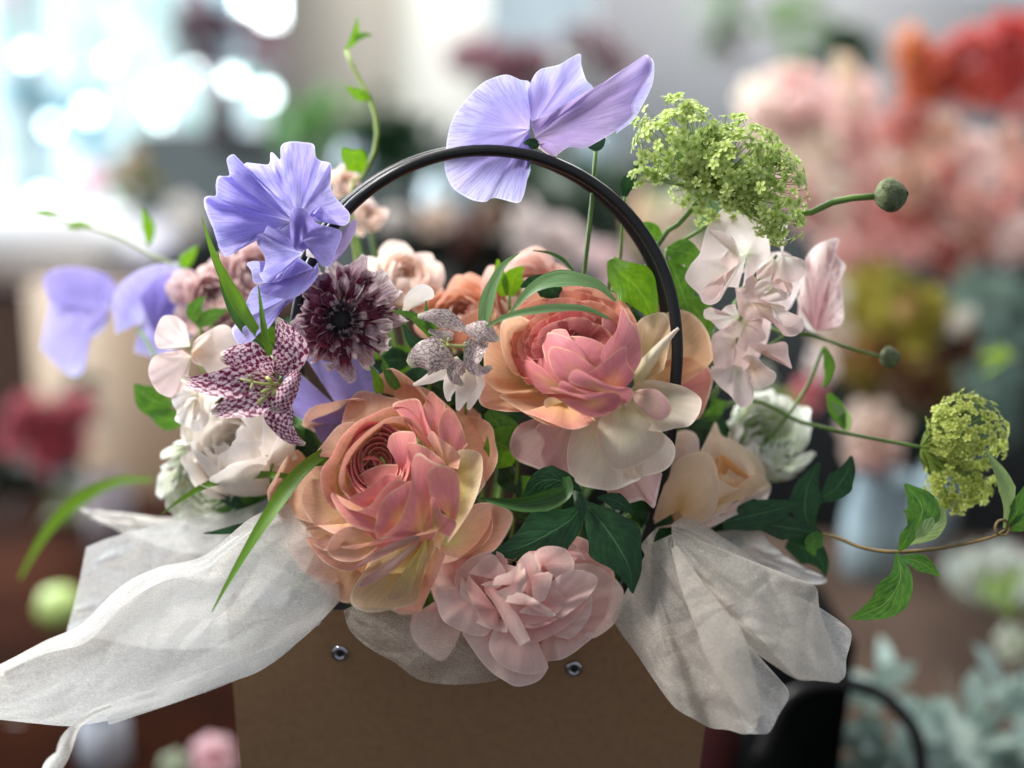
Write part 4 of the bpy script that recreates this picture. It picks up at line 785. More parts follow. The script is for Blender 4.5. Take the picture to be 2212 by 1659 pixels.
for mt, b_, rim, off, lift, boff in AP:
    if isinstance(b_, list): bb = [p for p in Z1(b_)]
    else: bb = Z1([b_])[0]
    bpetal(ra, mt, bb, Z1(rim), BA, off, lift*1.5 if lift > 0 else lift, boff-(22 if off < 10 else 10))
for k, r_ in enumerate((42, 64, 86, 108, 130, 154, 178)):
    for a0, a1 in ((2.2+k*.5, 3.6+k*.5), (3.3+k*.5, 4.75+k*.5), (4.5+k*.5, 6.0+k*.5), (5.7+k*.5, 7.0+k*.5), (6.9+k*.5, 8.4+k*.5)):
        an = np.linspace(a0, a1, 8); cx, cy_ = 655-k*2, 668-k*3
        inr = [(cx+(r_-5)*math.cos(t)*.92, cy_-(r_-5)*math.sin(t)*1.12) for t in an]
        w_ = 1+.07*np.sin(np.linspace(0, pi, 8))
        our = [(cx+(r_+15)*q*math.cos(t)*.92, cy_-(r_+15)*q*math.sin(t)*1.12) for t, q in zip(an, w_)]
        bpetal(ra, 'ring' if k < 6 else 'ranA_heart', Z1(inr), Z1(our), BA, -72+k*10.5+rs.randn()*1.5, 5, -30, bulge=3, ruffle=2, m=26, r=8)
def P1(par, mat, base, rim, name='petal', **kw):
    mb = MB(); kw.setdefault('m', 30); kw.setdefault('r', 12); fan(mb, base, rim, **kw); return mb.build(name, M[mat], par)
stem(ra, (860, 1120, -190), M['stemg'], 11)
# ------------------------------------------------------------------ PEACH RANUNCULUS with drooping skirt
rb = thing('ranunculus', 'peach ranunculus with coral bulb heart and drooping cream petals at centre right', 'flower', P((1300, 880, -160)))
cB = (1270, 768, -50); axB = (-.04, .44, .89)
LA = [dict(n=3, R=16, th1=.4, hw=1.3, q=1.1), dict(n=4, R=24, th1=.45, hw=1.1), dict(n=4, R=33, th1=.45, hw=1.0), dict(n=4, R=42, th1=.48, hw=1.0), dict(n=5, R=52, th1=.5, hw=.9), dict(n=5, R=62, th1=.52, hw=.85), dict(n=5, R=72, th1=.52, hw=.85), dict(n=5, R=82, th1=.56, hw=.8)]
bloom(cB, axB, [dict(L, drop=.22, rip=.05, sp=.07) for L in LA], mat=M['ranA_heart'], parent=rb, phi0=2.3)
bloom(cB, axB, [dict(n=5, R=92, th1=.56, hw=.8, drop=.25, sp=.07)], mat=M['ranB'], parent=rb, phi0=.6)
# tall cup behind the bulb (upper side only)
BCUP = ((1245, 775, -150), 196)
for k in range(6):
    rx, ry = 482-44*k, 428-42*k; cx, cy_ = 815+3*k, 575; j0 = rs.rand()*.5
    for a0, a1 in ((-.1+j0, 1.1+j0), (.8+j0, 2.0+j0), (1.7+j0, 2.9+j0*.6), (2.5+j0*.5, 3.4)):
        an = np.linspace(a0, a1, 9); wv = 1+.10*np.sin(np.linspace(0, pi, 9))+.010*rs.randn(9)-.03*rs.rand()
        our = [(cx+rx*q*math.cos(t), cy_-ry*q*math.sin(t)) for t, q in zip(an, wv)]; inr = [(cx+(rx-130)*math.cos(t), cy_-(ry-130)*math.sin(t)) for t in an]
        bpetal(rb, 'ranB' if k < 4 else 'ranA_heart', Z2(inr), Z2(our), BCUP, -38+k*5+rs.randn()*4, 10, -50, bulge=4, ruffle=5, m=34)
P1(rb, 'ranB_out', Z2([(640, 800, -80)])[0], Z2([(560, 380, -30), (450, 330, 0), (350, 370, 10), (335, 500, 20), (370, 640, 30), (430, 730, 35), (520, 755, 30)]), bulge=-50)
P1(rb, 'ranB_out', Z2([(640, 800, -100)])[0], Z2([(300, 400, -60), (230, 540, -20), (225, 660, -10), (240, 770, 0), (330, 850, 10), (470, 860, 20), (600, 840, 20)]), bulge=-30, ruffle=4, rf=3)
P1(rb, 'ranA_out', Z2([(640, 850, -110)])[0], Z2([(190, 700, -60), (175, 780, -30), (185, 880, -20), (210, 940, -20), (300, 972, -10), (440, 985, 0), (600, 960, 0)]), bulge=-20, ruffle=3, rf=3)
P1(rb, 'ranB_out', Z2([(740, 860, 0)])[0], Z2([(460, 850, 20), (330, 872, 20), (400, 930, 45), (520, 1005, 65), (650, 1070, 80), (780, 1095, 90), (900, 1085, 90), (975, 1045, 80), (930, 1000, 50)]), bulge=-35, ruffle=4, rf=3)
P1(rb, 'ranB', Z2([(760, 900, 40)])[0], Z2([(495, 985, 60), (560, 1010, 72), (680, 1060, 90), (800, 1100, 95), (900, 1085, 98), (978, 1042, 92), (900, 1030, 90)]), bulge=6, ruffle=2, rf=3, m=24, r=8)
P1(rb, 'ranA_yel', Z2([(820, 960, 20)])[0], Z2([(690, 1010, 60), (635, 950, 60), (640, 900, 60), (700, 885, 64), (770, 930, 66)]), bulge=10, m=20)
BB = ((1282, 786, -56), 136)
an = np.linspace(0, 2*pi, 15); bpetal(rb, 'ranB', Z2([(840, 720)])[0], Z2([(840+300*math.cos(t), 720+250*math.sin(t)) for t in an]), BB, -22, 0)
for mt, b_, rim, off in [('ranB', (620, 800), [(520, 800), (430, 680), (400, 560), (398, 500), (420, 475), (470, 560), (560, 640), (660, 720)], 16), ('ranB', (800, 860), [(620, 860), (500, 740), (420, 650), (382, 598), (450, 620), (560, 650), (660, 730), (740, 810)], 26), ('ranB', (980, 760), [(640, 640), (618, 540), (625, 480), (660, 447), (720, 455), (830, 500), (900, 570), (900, 640)], 0),
    ('ranB', (1050, 760), [(1010, 610), (1050, 520), (1110, 450), (1150, 380), (1160, 270), (1215, 360), (1270, 440), (1294, 560), (1285, 640), (1240, 720), (1180, 800)], 2),
    ('ranB', (960, 830), [(760, 800), (690, 710), (660, 620), (665, 560), (700, 540), (820, 575), (900, 630), (975, 685), (1010, 740)], 8),
    ('ranB', (1060, 860), [(900, 730), (960, 700), (1050, 630), (1180, 540), (1190, 640), (1240, 720), (1225, 770), (1180, 820)], 12),
    ('ranA_heart', (900, 640), [(640, 480), (690, 430), (780, 430), (800, 500), (860, 560)], -6)]:
    bpetal(rb, mt, Z2([b_])[0], Z2(rim), BB, off, 5, 0, bulge=5, ruffle=1.5)
# front scales of the bulb
BS = ((1270, 800, -60), 160)
for mt, b_, rim, off in [('ranB', (950, 900), [(720, 830), (735, 785), (770, 778), (850, 820), (980, 852), (1110, 850), (1170, 890), (1140, 960)], 16),
    ('ranB', (1060, 860), [(800, 790), (800, 745), (830, 702), (880, 705), (980, 760), (1100, 810), (1205, 820), (1236, 858), (1200, 915), (1120, 950)], 22),
    ('ranB', (960, 920), [(665, 822), (720, 822), (830, 860), (960, 865), (1080, 850), (1150, 875), (1150, 930), (1090, 985), (1000, 1018), (920, 1012), (820, 960), (730, 890)], 30)]:
    bpetal(rb, mt, Z2([b_])[0], Z2(rim), BS, off, 5, 0, bulge=12, ruffle=2)
# drooping skirt
P1(rb, 'ranB_pink', Z2([(900, 900, -80)])[0], Z2([(1060, 1400, -110), (1050, 1510, -90), (1130, 1570, -70), (1200, 1600, -60), (1300, 1580, -60), (1370, 1635, -50), (1395, 1560, -60), (1430, 1400, -80)]), bulge=10, m=40, ruffle=3, rf=4)
P1(rb, 'ranB_pink', Z2([(900, 900, -90)])[0], Z2([(620, 1050, -90), (480, 1060, -80), (410, 1150, -70), (400, 1240, -70), (450, 1310, -70), (590, 1370, -70), (700, 1420, -80), (720, 1300, -90)]), bulge=10, m=40, ruffle=4, rf=3)
P1(rb, 'ranB_pink', Z2([(900, 900, -60)])[0], Z2([(600, 1060, -60), (570, 1110, -50), (630, 1180, -45), (612, 1290, -40), (670, 1380, -40), (740, 1415, -40), (830, 1410, -50), (850, 1250, -60)]), bulge=14, m=40, ruffle=4, rf=3)
P1(rb, 'ranB_cream', Z2([(1080, 920, -20)])[0], Z2([(830, 1090, -20), (800, 1180, -15), (785, 1280, -10), (800, 1390, 0), (860, 1470, 10), (960, 1500, 20), (1100, 1512, 20), (1220, 1465, 15), (1290, 1420, 5), (1280, 1250, -10)]), bulge=24, m=44, ruffle=3, rf=4)
P1(rb, 'ranB_cream', Z2([(1150, 920, -20)])[0], Z2([(1040, 1280, -20), (1100, 1390, 0), (1200, 1425, 10), (1300, 1420, 10), (1410, 1395, 5), (1485, 1345, 0), (1518, 1260, -10), (1500, 1190, -20), (1420, 1110, -30)]), bulge=20, m=40, ruffle=3, rf=4)
P1(rb, 'ranB_cream', Z2([(1160, 910, 10)])[0], Z2([(1000, 1040, 20), (985, 1120, 26), (1000, 1220, 34), (1040, 1300, 42), (1095, 1372, 48), (1170, 1383, 50), (1290, 1335, 44), (1395, 1265, 34), (1452, 1180, 24), (1420, 1110, 16), (1300, 1050, 10), (1230, 980, 10)]), bulge=26, m=44, ruffle=3, rf=3)
P1(rb, 'ranB_cream', Z2([(1215, 830, 10)])[0], Z2([(1260, 780, 0), (1370, 768, 10), (1470, 785, 20), (1580, 815, 30), (1680, 880, 40), (1695, 930, 44), (1670, 1010, 48), (1610, 1080, 50), (1520, 1095, 50), (1420, 1117, 50), (1300, 1095, 44), (1220, 1020, 34), (1170, 930, 26)]), bulge=-20, m=50, ruffle=3, rf=4)
P1(rb, 'ranB_pink', Z2([(1225, 850, 30)])[0], Z2([(1280, 830, 40), (1380, 830, 50), (1450, 880, 58), (1492, 950, 62), (1470, 1015, 64), (1400, 1042, 62), (1330, 1000, 58), (1240, 910, 46)]), bulge=12, m=30)
# wings behind the handle, and the rolled horn
P1(rb, 'ranB_out', Z2([(1250, 860, -120)])[0], Z2([(1250, 450, -120), (1300, 380, -110), (1440, 320, -100), (1560, 295, -90), (1660, 340, -85), (1740, 450, -80), (1765, 560, -80), (1760, 650, -80), (1600, 780, -90), (1480, 840, -100)]), bulge=-20, m=50, ruffle=8, rf=3)
P1(rb, 'ranA', Z2([(1250, 860, -140)])[0], Z2([(1450, 640, -120), (1560, 610, -110), (1700, 640, -100), (1770, 740, -100), (1755, 850, -100), (1700, 1000, -100), (1640, 1040, -100), (1500, 1000, -110)]), bulge=-20, m=40, ruffle=6, rf=3)
P1(rb, 'ranA_yel', Z2([(1240, 820, -60)])[0], Z2([(1220, 440, -70), (1290, 350, -60), (1400, 310, -50), (1470, 340, -50), (1480, 500, -50), (1440, 700, -50)]), bulge=-20, m=30, ruffle=6, rf=3)
mb = MB(); ribbon(mb, Z2([(1240, 760, 20), (1330, 650, 34), (1420, 540, 40), (1500, 455, 44), (1540, 418, 44)]), [20, 17, 14, 10, 3], cup=-.9, n=20, c=10); mb.build('rolled_petal', M['ranB_cream'], rb)
stem(rb, (1290, 880, -130), M['stemg'], 11)
# ------------------------------------------------------------------ DUSTY PINK RANUNCULUS (bottom)
rc = thing('ranunculus', 'loose dusty pink ranunculus hanging over the front rim of the box', 'flower', P((1150, 1300, -140)))
cC = (1142, 1292, -80); axC = (-.12, .22, .95)
LC = [dict(n=6, R=128, th1=1.0, hw=.52, drop=.35, flare=.1)]
bloom((1138, 1298, -100), axC, [dict(L, rip=.12, sp=.08, jit=.12, r=13, m=15) for L in LC], mat=M['ranC'], parent=rc, phi0=.4)
BC = ((1136, 1300, -150), 214)
for mt, b_, rim, off, lift, boff in [
 ('ranC_pale', (1300, 650), [(1640, 430), (1730, 500), (1805, 600), (1795, 700), (1745, 850), (1590, 970), (1480, 960)], -45, 8, -20),
 ('ranC', (1250, 500), [(1290, 240), (1400, 180), (1560, 230), (1650, 330), (1730, 450), (1740, 560)], -40, 8, -20),
 ('ranC_pale', (1230, 700), [(1400, 400), (1560, 400), (1690, 470), (1735, 560), (1715, 700), (1600, 830), (1500, 860)], -22, 10, -20),
 ('ranC', (880, 640), [(530, 640), (505, 500), (590, 380), (700, 320), (800, 300), (880, 330), (910, 420)], -22, 10, -30),
 ('ranC', (800, 820), [(560, 420), (420, 480), (400, 330), (480, 300), (620, 300)], -50, 8, -20),
 ('ranC_pale', (640, 700), [(400, 360), (300, 480), (330, 620), (400, 760), (560, 760)], -60, 8, -20),
 ('ranC_pale', (820, 520), [(610, 475), (680, 400), (790, 325), (850, 380), (905, 470), (900, 520), (830, 588), (700, 560)], -4, 8, -14),
 ('ranC', (1190, 900), [(1700, 640), (1695, 760), (1620, 880), (1520, 970), (1430, 1008), (1340, 985)], -18, 12, -20),
 ('ranC_pale', (1180, 880), [(1565, 640), (1562, 760), (1500, 880), (1400, 975), (1300, 965), (1220, 950)], -8, 12, -16),
 ('ranC', (1140, 800), [(1560, 600), (1500, 740), (1400, 860), (1260, 950), (1100, 1010), (980, 960), (900, 900)], -4, 10, -20),
 ('ranC', (1100, 760), [(900, 720), (940, 820), (1020, 880), (1130, 895), (1280, 840), (1360, 770), (1370, 680)], 2, 10, -22),
 ('ranC', (1120, 740), [(910, 700), (930, 790), (1000, 845), (1130, 860), (1260, 805), (1350, 720), (1345, 650), (1260, 590), (1200, 580)], 8, 12, -22),
 ('ranC_pale', (1190, 760), [(1230, 580), (1290, 505), (1400, 450), (1500, 450), (1602, 500), (1592, 580), (1500, 690), (1400, 770), (1330, 820)], 10, 14, -16),
 ('ranC_pale', (780, 800), [(560, 500), (548, 640), (600, 780), (700, 870), (900, 928), (900, 860)], -2, 12, -16),
 ('ranC', (840, 760), [(610, 480), (600, 600), (680, 760), (790, 880), (850, 860), (830, 700), (740, 560)], 6, 12, -16),
 ('ranC_pale', (1060, 720), [(895, 695), (925, 640), (1000, 622), (1110, 665), (1285, 792), (1150, 802), (1000, 775)], 26, 8, 0),
 ('ranC_pale', (1180, 400), [(1160, 460), (1130, 340), (1200, 285), (1320, 300), (1385, 400), (1335, 500), (1262, 492), (1230, 440)], 14, 8, -10),
 ('ranC', (1340, 330), [(1290, 270), (1380, 245), (1440, 290), (1478, 362), (1430, 350), (1390, 430), (1340, 380)], 6, 8, -10),
 ('ranC_pale', (1090, 500), [(1028, 625), (1025, 500), (1035, 380), (1085, 345), (1140, 395), (1170, 470), (1232, 470), (1185, 645), (1110, 658)], 16, 7, -8),
 ('ranC_pale', (950, 560), [(825, 565), (845, 510), (930, 478), (1000, 418), (1030, 460), (1030, 560), (1005, 640), (915, 662), (840, 610)], 18, 7, -8)]:
    if off >= 6 and b_[1] < 570: rim = [(b_[0]+(x-b_[0])*1.22, b_[1]+(y-b_[1])*1.18) for x, y in rim]
    bpetal(rc, mt, Z7([b_])[0], Z7(rim), BC, off*.7, lift, boff, ruffle=5, rf=4, m=48)
an = np.linspace(0, 2*pi, 15)
for b_, rr_, o_ in (((1180, 470), 210, -8), ((900, 560), 170, -14), ((1120, 760), 250, -16)): bpetal(rc, 'ranC', Z7([b_])[0], Z7([(b_[0]+rr_*math.cos(t), b_[1]+rr_*.9*math.sin(t)) for t in an]), BC, o_, 0)
P1(rc, 'ranC_pale', (1130, 1320, -20), Z7([(560, 930, 0), (640, 1060, 10), (760, 1210, 20), (900, 1310, 26), (1000, 1347, 26), (1140, 1310, 24), (1215, 1230, 20), (1225, 1150, 10)]), bulge=20, m=44, ruffle=5, rf=4)
P1(rc, 'ranC_pale', (1130, 1310, 10), Z7([(790, 930, 30), (770, 1050, 36), (830, 1150, 40), (930, 1220, 44), (1060, 1253, 44), (1180, 1240, 40), (1225, 1180, 34), (1080, 1020, 30)]), bulge=22, m=44, ruffle=3, rf=4)
P1(rc, 'ranC_pale', (1040, 1280, 0), Z7([(420, 560, 0), (358, 600, 10), (380, 760, 20), (430, 850, 30), (540, 910, 34), (640, 952, 34), (740, 955, 34), (790, 900, 30), (800, 850, 20)]), bulge=20, m=40, ruffle=5, rf=4)
P1(rc, 'ranC_pale', (985, 1270, -60), Z7([(180, 800, -40), (165, 880, -30), (175, 960, -25), (240, 1050, -20), (370, 1140, -15), (430, 1138, -15), (480, 1080, -20), (550, 930, -25), (560, 850, -30)]), bulge=16, m=40, ruffle=5, rf=4)
P1(rc, 'ranC_pale', (1190, 1320, -20), Z7([(1080, 1050, -10), (1140, 1120, 0), (1200, 1150, 4), (1320, 1140, 4), (1420, 1090, 0), (1560, 980, -10), (1600, 920, -20)]), bulge=18, m=40, ruffle=6, rf=4)
mb = MB(); ribbon(mb, Z7([(760, 590, 50), (860, 700, 74), (950, 840, 86), (1050, 1010, 90)]), [10, 15, 17, 13], cup=-.5, n=18, c=8); mb.build('rolled_petal', M['ranC_pale'], rc)
mb = MB(); c0 = np.array(Z7([(965, 400, 14)])[0])
for i in range(26):
    a = rs.rand()*6.28; q_ = rs.rand()*9; b0 = c0+np.array((math.cos(a)*q_, math.sin(a)*q_*.8, -20)); mb.tube(P([b0, b0+np.array((math.cos(a)*4, math.sin(a)*4, 22)), b0+np.array((math.cos(a)*7, math.sin(a)*7, 38))]), [1.5*K, 1.5*K, 3*K], 5)
mb.build('stamens', simple('dark_stamen', '#5c5038', .7), rc)
stem(rc, (1140, 1310, -160), M['stemg'], 11, mid=(1080, 1400, -330))

# ------------------------------------------------------------------ LEFT VIOLET SWEET PEA
sv = thing('sweet_pea', 'large violet blue sweet pea covering the left foot of the handle arch', 'flower', P((700, 560, -60)))
P1(sv, 'violet', Z3([(905, 640, -30)])[0], Z3([(760, 720, 0), (640, 740, 10), (560, 790, 20), (480, 850, 30), (420, 897, 30), (370, 840, 20), (355, 760, 20), (325, 700, 30), (300, 640, 10), (275, 570, 0), (272, 510, 10), (300, 492, 30), (352, 490, 20), (350, 420, 0), (368, 362, -10), (410, 360, 10), (450, 350, 30), (432, 290, 30), (425, 240, 20), (470, 218, 10), (505, 260, 0), (530, 292, -10), (560, 268, -20), (640, 275, -10), (710, 278, 10), (720, 200, 20), (745, 200, 0), (785, 240, -20), (790, 160, -30), (840, 130, -30), (930, 128, -20), (1010, 145, 0), (1025, 225, 20), (1060, 255, 0), (1125, 268, -20), (1130, 340, -10), (1125, 430, 10), (1150, 490, 20), (1210, 560, 30), (1255, 620, 40), (1245, 680, 40), (1190, 693, 40), (1120, 620, 30), (1060, 570, 10), (1020, 610, -10)]), bulge=-12, ruffle=17, rf=9, m=240, r=30, crumple=14)
P1(sv, 'violet', Z3([(880, 670, -4)])[0], Z3([(700, 728, 20), (600, 768, 34), (500, 840, 40), (424, 893, 44), (374, 840, 36), (330, 700, 40), (300, 620, 30), (278, 530, 26), (300, 494, 44), (350, 490, 36), (352, 420, 24), (372, 364, 20), (440, 352, 44), (434, 300, 48), (430, 240, 40), (470, 220, 34), (500, 250, 30), (545, 310, 34), (620, 390, 46), (700, 470, 50), (780, 560, 40), (840, 640, 20)]), bulge=10, ruffle=14, rf=6, m=160, r=26, crumple=12)
P1(sv, 'violet_deep', Z3([(935, 800, 20)])[0], Z3([(1050, 870, 40), (1040, 935, 50), (1085, 970, 55), (1130, 950, 55), (1165, 860, 60), (1200, 742, 50), (1130, 705, 60), (1040, 680, 70), (1000, 640, 60), (950, 580, 50), (895, 567, 60), (855, 610, 70), (850, 690, 60), (860, 790, 70), (885, 860, 70), (925, 868, 60), (985, 840, 40)]), bulge=30, ruffle=8, rf=5, m=90, r=16)
P1(sv, 'violet', Z3([(940, 880, 10)])[0], Z3([(900, 860, 30), (865, 800, 40), (850, 690, 36), (790, 718, 46), (740, 715, 30), (700, 695, 40), (670, 745, 50), (630, 760, 40), (632, 820, 30), (672, 880, 30), (685, 940, 40), (670, 1000, 46), (645, 1020, 40), (690, 1080, 30), (745, 1062, 40), (780, 1010, 46), (850, 950, 36)]), bulge=14, ruffle=8, rf=6, m=90, r=16)
P1(sv, 'lilac_fold', Z3([(1080, 960, -40)])[0], Z3([(1190, 740, -20), (1290, 650, -40), (1298, 720, -40), (1250, 820, -40), (1190, 900, -30), (1120, 970, -30)]), bulge=10, m=30)
P1(sv, 'blush', Z3([(960, 900, 0)])[0], Z3([(960, 845, 10), (1030, 850, 16), (1060, 890, 20), (1040, 920, 20), (1000, 900, 10)]), m=16, r=6)
stem(sv, (690, 500, -60), M['stemg'], 5)
sv2 = thing('sweet_pea', 'deep violet sweet pea below the large one, behind two green blades', 'flower', P((650, 640, -80)))
P1(sv2, 'violet', Z3([(960, 960, -20)])[0], Z3([(690, 1080, -10), (610, 1080, 0), (590, 1000, -10), (560, 945, 0), (640, 935, 10), (650, 1010, 20), (680, 1075, 20), (780, 1065, 20), (820, 990, 20), (900, 930, 10)]), m=50, r=12, ruffle=5, rf=3)
P1(sv2, 'violet_deep', Z3([(1010, 980, -20)])[0], Z3([(900, 900, 10), (830, 985, 20), (775, 1070, 26), (680, 1080, 10), (640, 1140, 10), (760, 1180, 30), (850, 1190, 30), (960, 1130, 20), (1040, 1030, 0), (1040, 940, -10)]), bulge=20, m=50, ruffle=6, rf=3)
P1(sv2, 'violet', Z3([(880, 1150, -20)])[0], Z3([(640, 1090, -10), (590, 1130, 0), (540, 1260, 0), (480, 1360, -20), (460, 1400, -20), (490, 1480, -10), (560, 1500, 10), (620, 1450, 10), (700, 1400, 0), (760, 1280, 0), (880, 1200, 0)]), bulge=24, m=60, ruffle=9, rf=5)
stem(sv2, (640, 660, -80), M['stemg'], 5)
# top sweet pea
stp = thing('sweet_pea', 'lilac sweet pea crossing the top of the black handle arch', 'flower', P((1150, 340, -60)))
P1(stp, 'violet_top', ZT([(1090, 700, -60)])[0], ZT([(985, 880, -50), (1090, 900, -50), (1075, 980, -40), (1055, 1060, -30), (1020, 1098, -30), (900, 1068, -30), (850, 1088, -40), (770, 1078, -40), (690, 1030, -40), (645, 960, -50), (630, 880, -50), (640, 790, -40), (655, 700, -40), (690, 610, -30), (750, 535, -30), (810, 470, -20), (870, 428, -20), (960, 403, -20), (1040, 430, -30), (1085, 440, -40), (1100, 490, -50), (1095, 600, -50)]), bulge=30, ruffle=9, rf=8, m=150, r=24, crumple=6)
P1(stp, 'violet_top', ZT([(1110, 680, -60)])[0], ZT([(1085, 600, -60), (1080, 500, -40), (1105, 425, -30), (1150, 375, -20), (1250, 348, -30), (1310, 315, -40), (1365, 290, -50), (1370, 350, -50), (1395, 430, -60), (1430, 490, -60), (1300, 600, -50)]), bulge=14, ruffle=7, rf=4, m=70, r=18)
P1(stp, 'lilac_fold', ZT([(1120, 740, -50)])[0], ZT([(1095, 660, -40), (1200, 610, -20), (1320, 540, -10), (1430, 480, 0), (1560, 400, 0), (1660, 330, 0), (1722, 293, 0), (1750, 330, -10), (1740, 400, -10), (1690, 480, 0), (1650, 560, 0), (1650, 620, 0), (1560, 700, 0), (1450, 770, 0), (1380, 800, 0), (1300, 795, 0), (1230, 838, -10), (1180, 820, -20), (1140, 785, -30)]), bulge=20, ruffle=5, rf=7, m=110, r=20)
P1(stp, 'violet_top', ZT([(1560, 560, -30)])[0], ZT([(1722, 293, -10), (1762, 340, -20), (1755, 450, -20), (1705, 560, -20), (1650, 650, -20), (1560, 720, -20)]), m=30, ruffle=4, rf=4)
P1(stp, 'blush', ZT([(1100, 780, -40)])[0], ZT([(1140, 770, -24), (1200, 780, -20), (1240, 840, -14), (1200, 840, -14), (1150, 810, -20)]), m=16, r=6)
mb = MB(); ribbon(mb, ZT([(1140, 790, -30), (1090, 770, -20), (1058, 775, -20)]), [6, 12, 2], n=10); ribbon(mb, ZT([(1090, 890, -40), (1020, 880, -30), (980, 910, -30)]), [8, 10, 2], n=10); ribbon(mb, ZT([(1490, 740, -40), (1450, 790, -30), (1400, 780, -30)]), [6, 12, 4], n=10); mb.build('calyx', M['leaf_dark'], stp)
stem(stp, ZT([(1450, 800, -60)])[0], M['stemg'], 6, b=(1150, 1500, -400), mid=(1262, 590, -110))
# violet flower bits low behind the fritillary
sv3 = thing('sweet_pea', 'shaded violet sweet pea between the burgundy flower and the coral ranunculus', 'flower', P((730, 850, -120)))
P1(sv3, 'violet_deep', (730, 880, -150), [(640, 740, -140), (700, 730, -125), (790, 780, -120), (830, 830, -110), (790, 890, -110), (720, 915, -110), (640, 900, -120), (612, 850, -130), (618, 780, -130)], m=40, ruffle=8, rf=3, bulge=20)
P1(sv3, 'violet_deep', (720, 880, -160), [(760, 880, -140), (740, 930, -130), (700, 960, -130), (670, 910, -130)], m=20, ruffle=6, rf=3)
stem(sv3, (730, 880, -150), M['stemg'], 5)
# two blurred sweet peas far left
def soft_pea(u, v, z, sc, label, rims, mats):
    t = thing('sweet_pea', label, 'flower', P((u, v, z)))
    for (b, rim, bl), mt in zip(rims, mats): P1(t, mt, (b[0], b[1], z+b[2]), [(p[0], p[1], z+p[2]) for p in rim], bulge=bl, ruffle=12, rf=4, m=60, r=16)
    return t
t = soft_pea(170, 690, -700, 1, 'blurred violet sweet pea farthest left', [((200, 680, 0), [(110, 660, 30), (95, 600, 20), (150, 578, 0), (220, 590, -20), (250, 620, -10), (240, 670, 0)], 30), ((205, 670, 10), [(240, 650, 20), (230, 700, 40), (190, 740, 40), (180, 800, 30), (150, 810, 20), (95, 760, 20), (90, 740, 10), (110, 650, 10)], 40)], ['violet_deep', 'violet'])
MB().tube(P(crv([(215, 670, -700), (260, 650, -690), (420, 760, -460), (700, 1150, -420)], 20)), 5*K).build('stem', M['stemg'], t)
t = soft_pea(330, 660, -470, 1, 'blurred violet sweet pea left of the green blades', [((300, 700, -20), [(250, 720, 10), (245, 640, 10), (290, 590, 0), (360, 570, -10), (400, 575, 0), (425, 640, 0), (410, 720, 0), (350, 770, 0), (290, 760, 0)], 40), ((330, 720, 10), [(300, 640, 40), (350, 590, 50), (415, 620, 40), (430, 700, 30), (400, 740, 20)], 20)], ['violet', 'violet_deep'])
MB().tube(P(crv([(300, 710, -480), (400, 860, -360), (700, 1200, -400)], 20)), 5*K).build('stem', M['stemg'], t)

# ------------------------------------------------------------------ BURGUNDY FRINGED FLOWER
bg_ = thing('anemone', 'burgundy fringed double anemone with black eye under the violet sweet pea', 'flower', P((770, 720, -90)))
cD = np.array((742, 688, -70.)); fr = frame((.05, .12, .98))
cnt = 0
for ring_, (r0, L, n_, wd, lift, mt) in enumerate([(26, 26, 14, 8, 26, 'burg_pale'), (36, 34, 16, 10, 20, 'burg'), (44, 42, 18, 11, 12, 'burg'), (56, 44, 18, 13, 4, 'burg'), (66, 50, 18, 15, -10, 'burg'), (70, 60, 14, 17, -26, 'burg_pale')]):
    for i in range(n_):
        a = 2*pi*(i+rs.rand()*.6)/n_+ring_*.4
        if cnt >= 98: break
        cnt += 1
        right = math.cos(a) > -.1
        Lx = L*(1+.25*rs.randn()*.5)*(1.3 if right else 1.)
        dx = np.array((math.cos(a), -math.sin(a), 0)); p0 = cD+dx*(r0-16)+np.array((0, 0, lift*.4-10)); 
        sp = [p0, p0+dx*Lx*.4+np.array((0, 0, 14+rs.randn()*4)), p0+dx*Lx*.8+np.array((rs.randn()*4, rs.randn()*4, 12+rs.randn()*6)), p0+dx*Lx+np.array((rs.randn()*6, rs.randn()*6, 4+rs.randn()*8))]
        mb = MB(); ribbon(mb, sp, [wd*.4, wd*.9, wd*1.15, wd*.7], cup=rs.uniform(-.2, .9), twist=rs.randn()*.45, n=12, c=9, wave=.55)
        mb.build('petal', M['burg_pale' if (mt == 'burg_pale' or (right and rs.rand() < .35)) else 'burg'], bg_)
for (du, dv, h, n_) in ((45, -95, 0, 5), (85, -55, 0, 4), (95, 20, 0, 4)):
    for i in range(n_):
        p0 = cD+np.array((du*.5, dv*.5, -10)); e = cD+np.array((du+rs.randn()*14, dv+rs.randn()*10, rs.randn()*10))
        mb = MB(); ribbon(mb, [p0, (p0+e)/2+np.array((0, 0, 14)), e], [8, 14, 16], cup=.3, n=12, c=9, wave=.6, twist=rs.randn()*.4); mb.build('petal', M['burg' if du < 50 else 'burg_pale'], bg_)
an = np.linspace(0, 2*pi, 22)
G = np.array([[(cD[0]-6+r_*math.cos(a), cD[1]+4+r_*math.sin(a), cD[2]+z_) for a in an] for r_, z_ in ((25, -5), (25, 12), (21, 20), (13, 25), (5, 27), (.1, 27))])
MB().grid(P(G)).build('eye', M['black_eye'], bg_)
mb = MB()
for i in range(110):
    a = rs.rand()*6.283; r0 = 20+rs.rand()*8; r1 = r0+6+rs.rand()*9; c_ = cD+np.array((-6, 4, 0))
    mb.tube(P([c_+np.array((math.cos(a)*r0, math.sin(a)*r0, 4)), c_+np.array((math.cos(a)*(r0+r1)/2, math.sin(a)*(r0+r1)/2, 22)), c_+np.array((math.cos(a)*r1, math.sin(a)*r1, 22+rs.rand()*10)), c_+np.array((math.cos(a)*(r1+2), math.sin(a)*(r1+2), 24+rs.rand()*8))]), [.7*K, .7*K, 2.2*K, 1.2*K], 5)
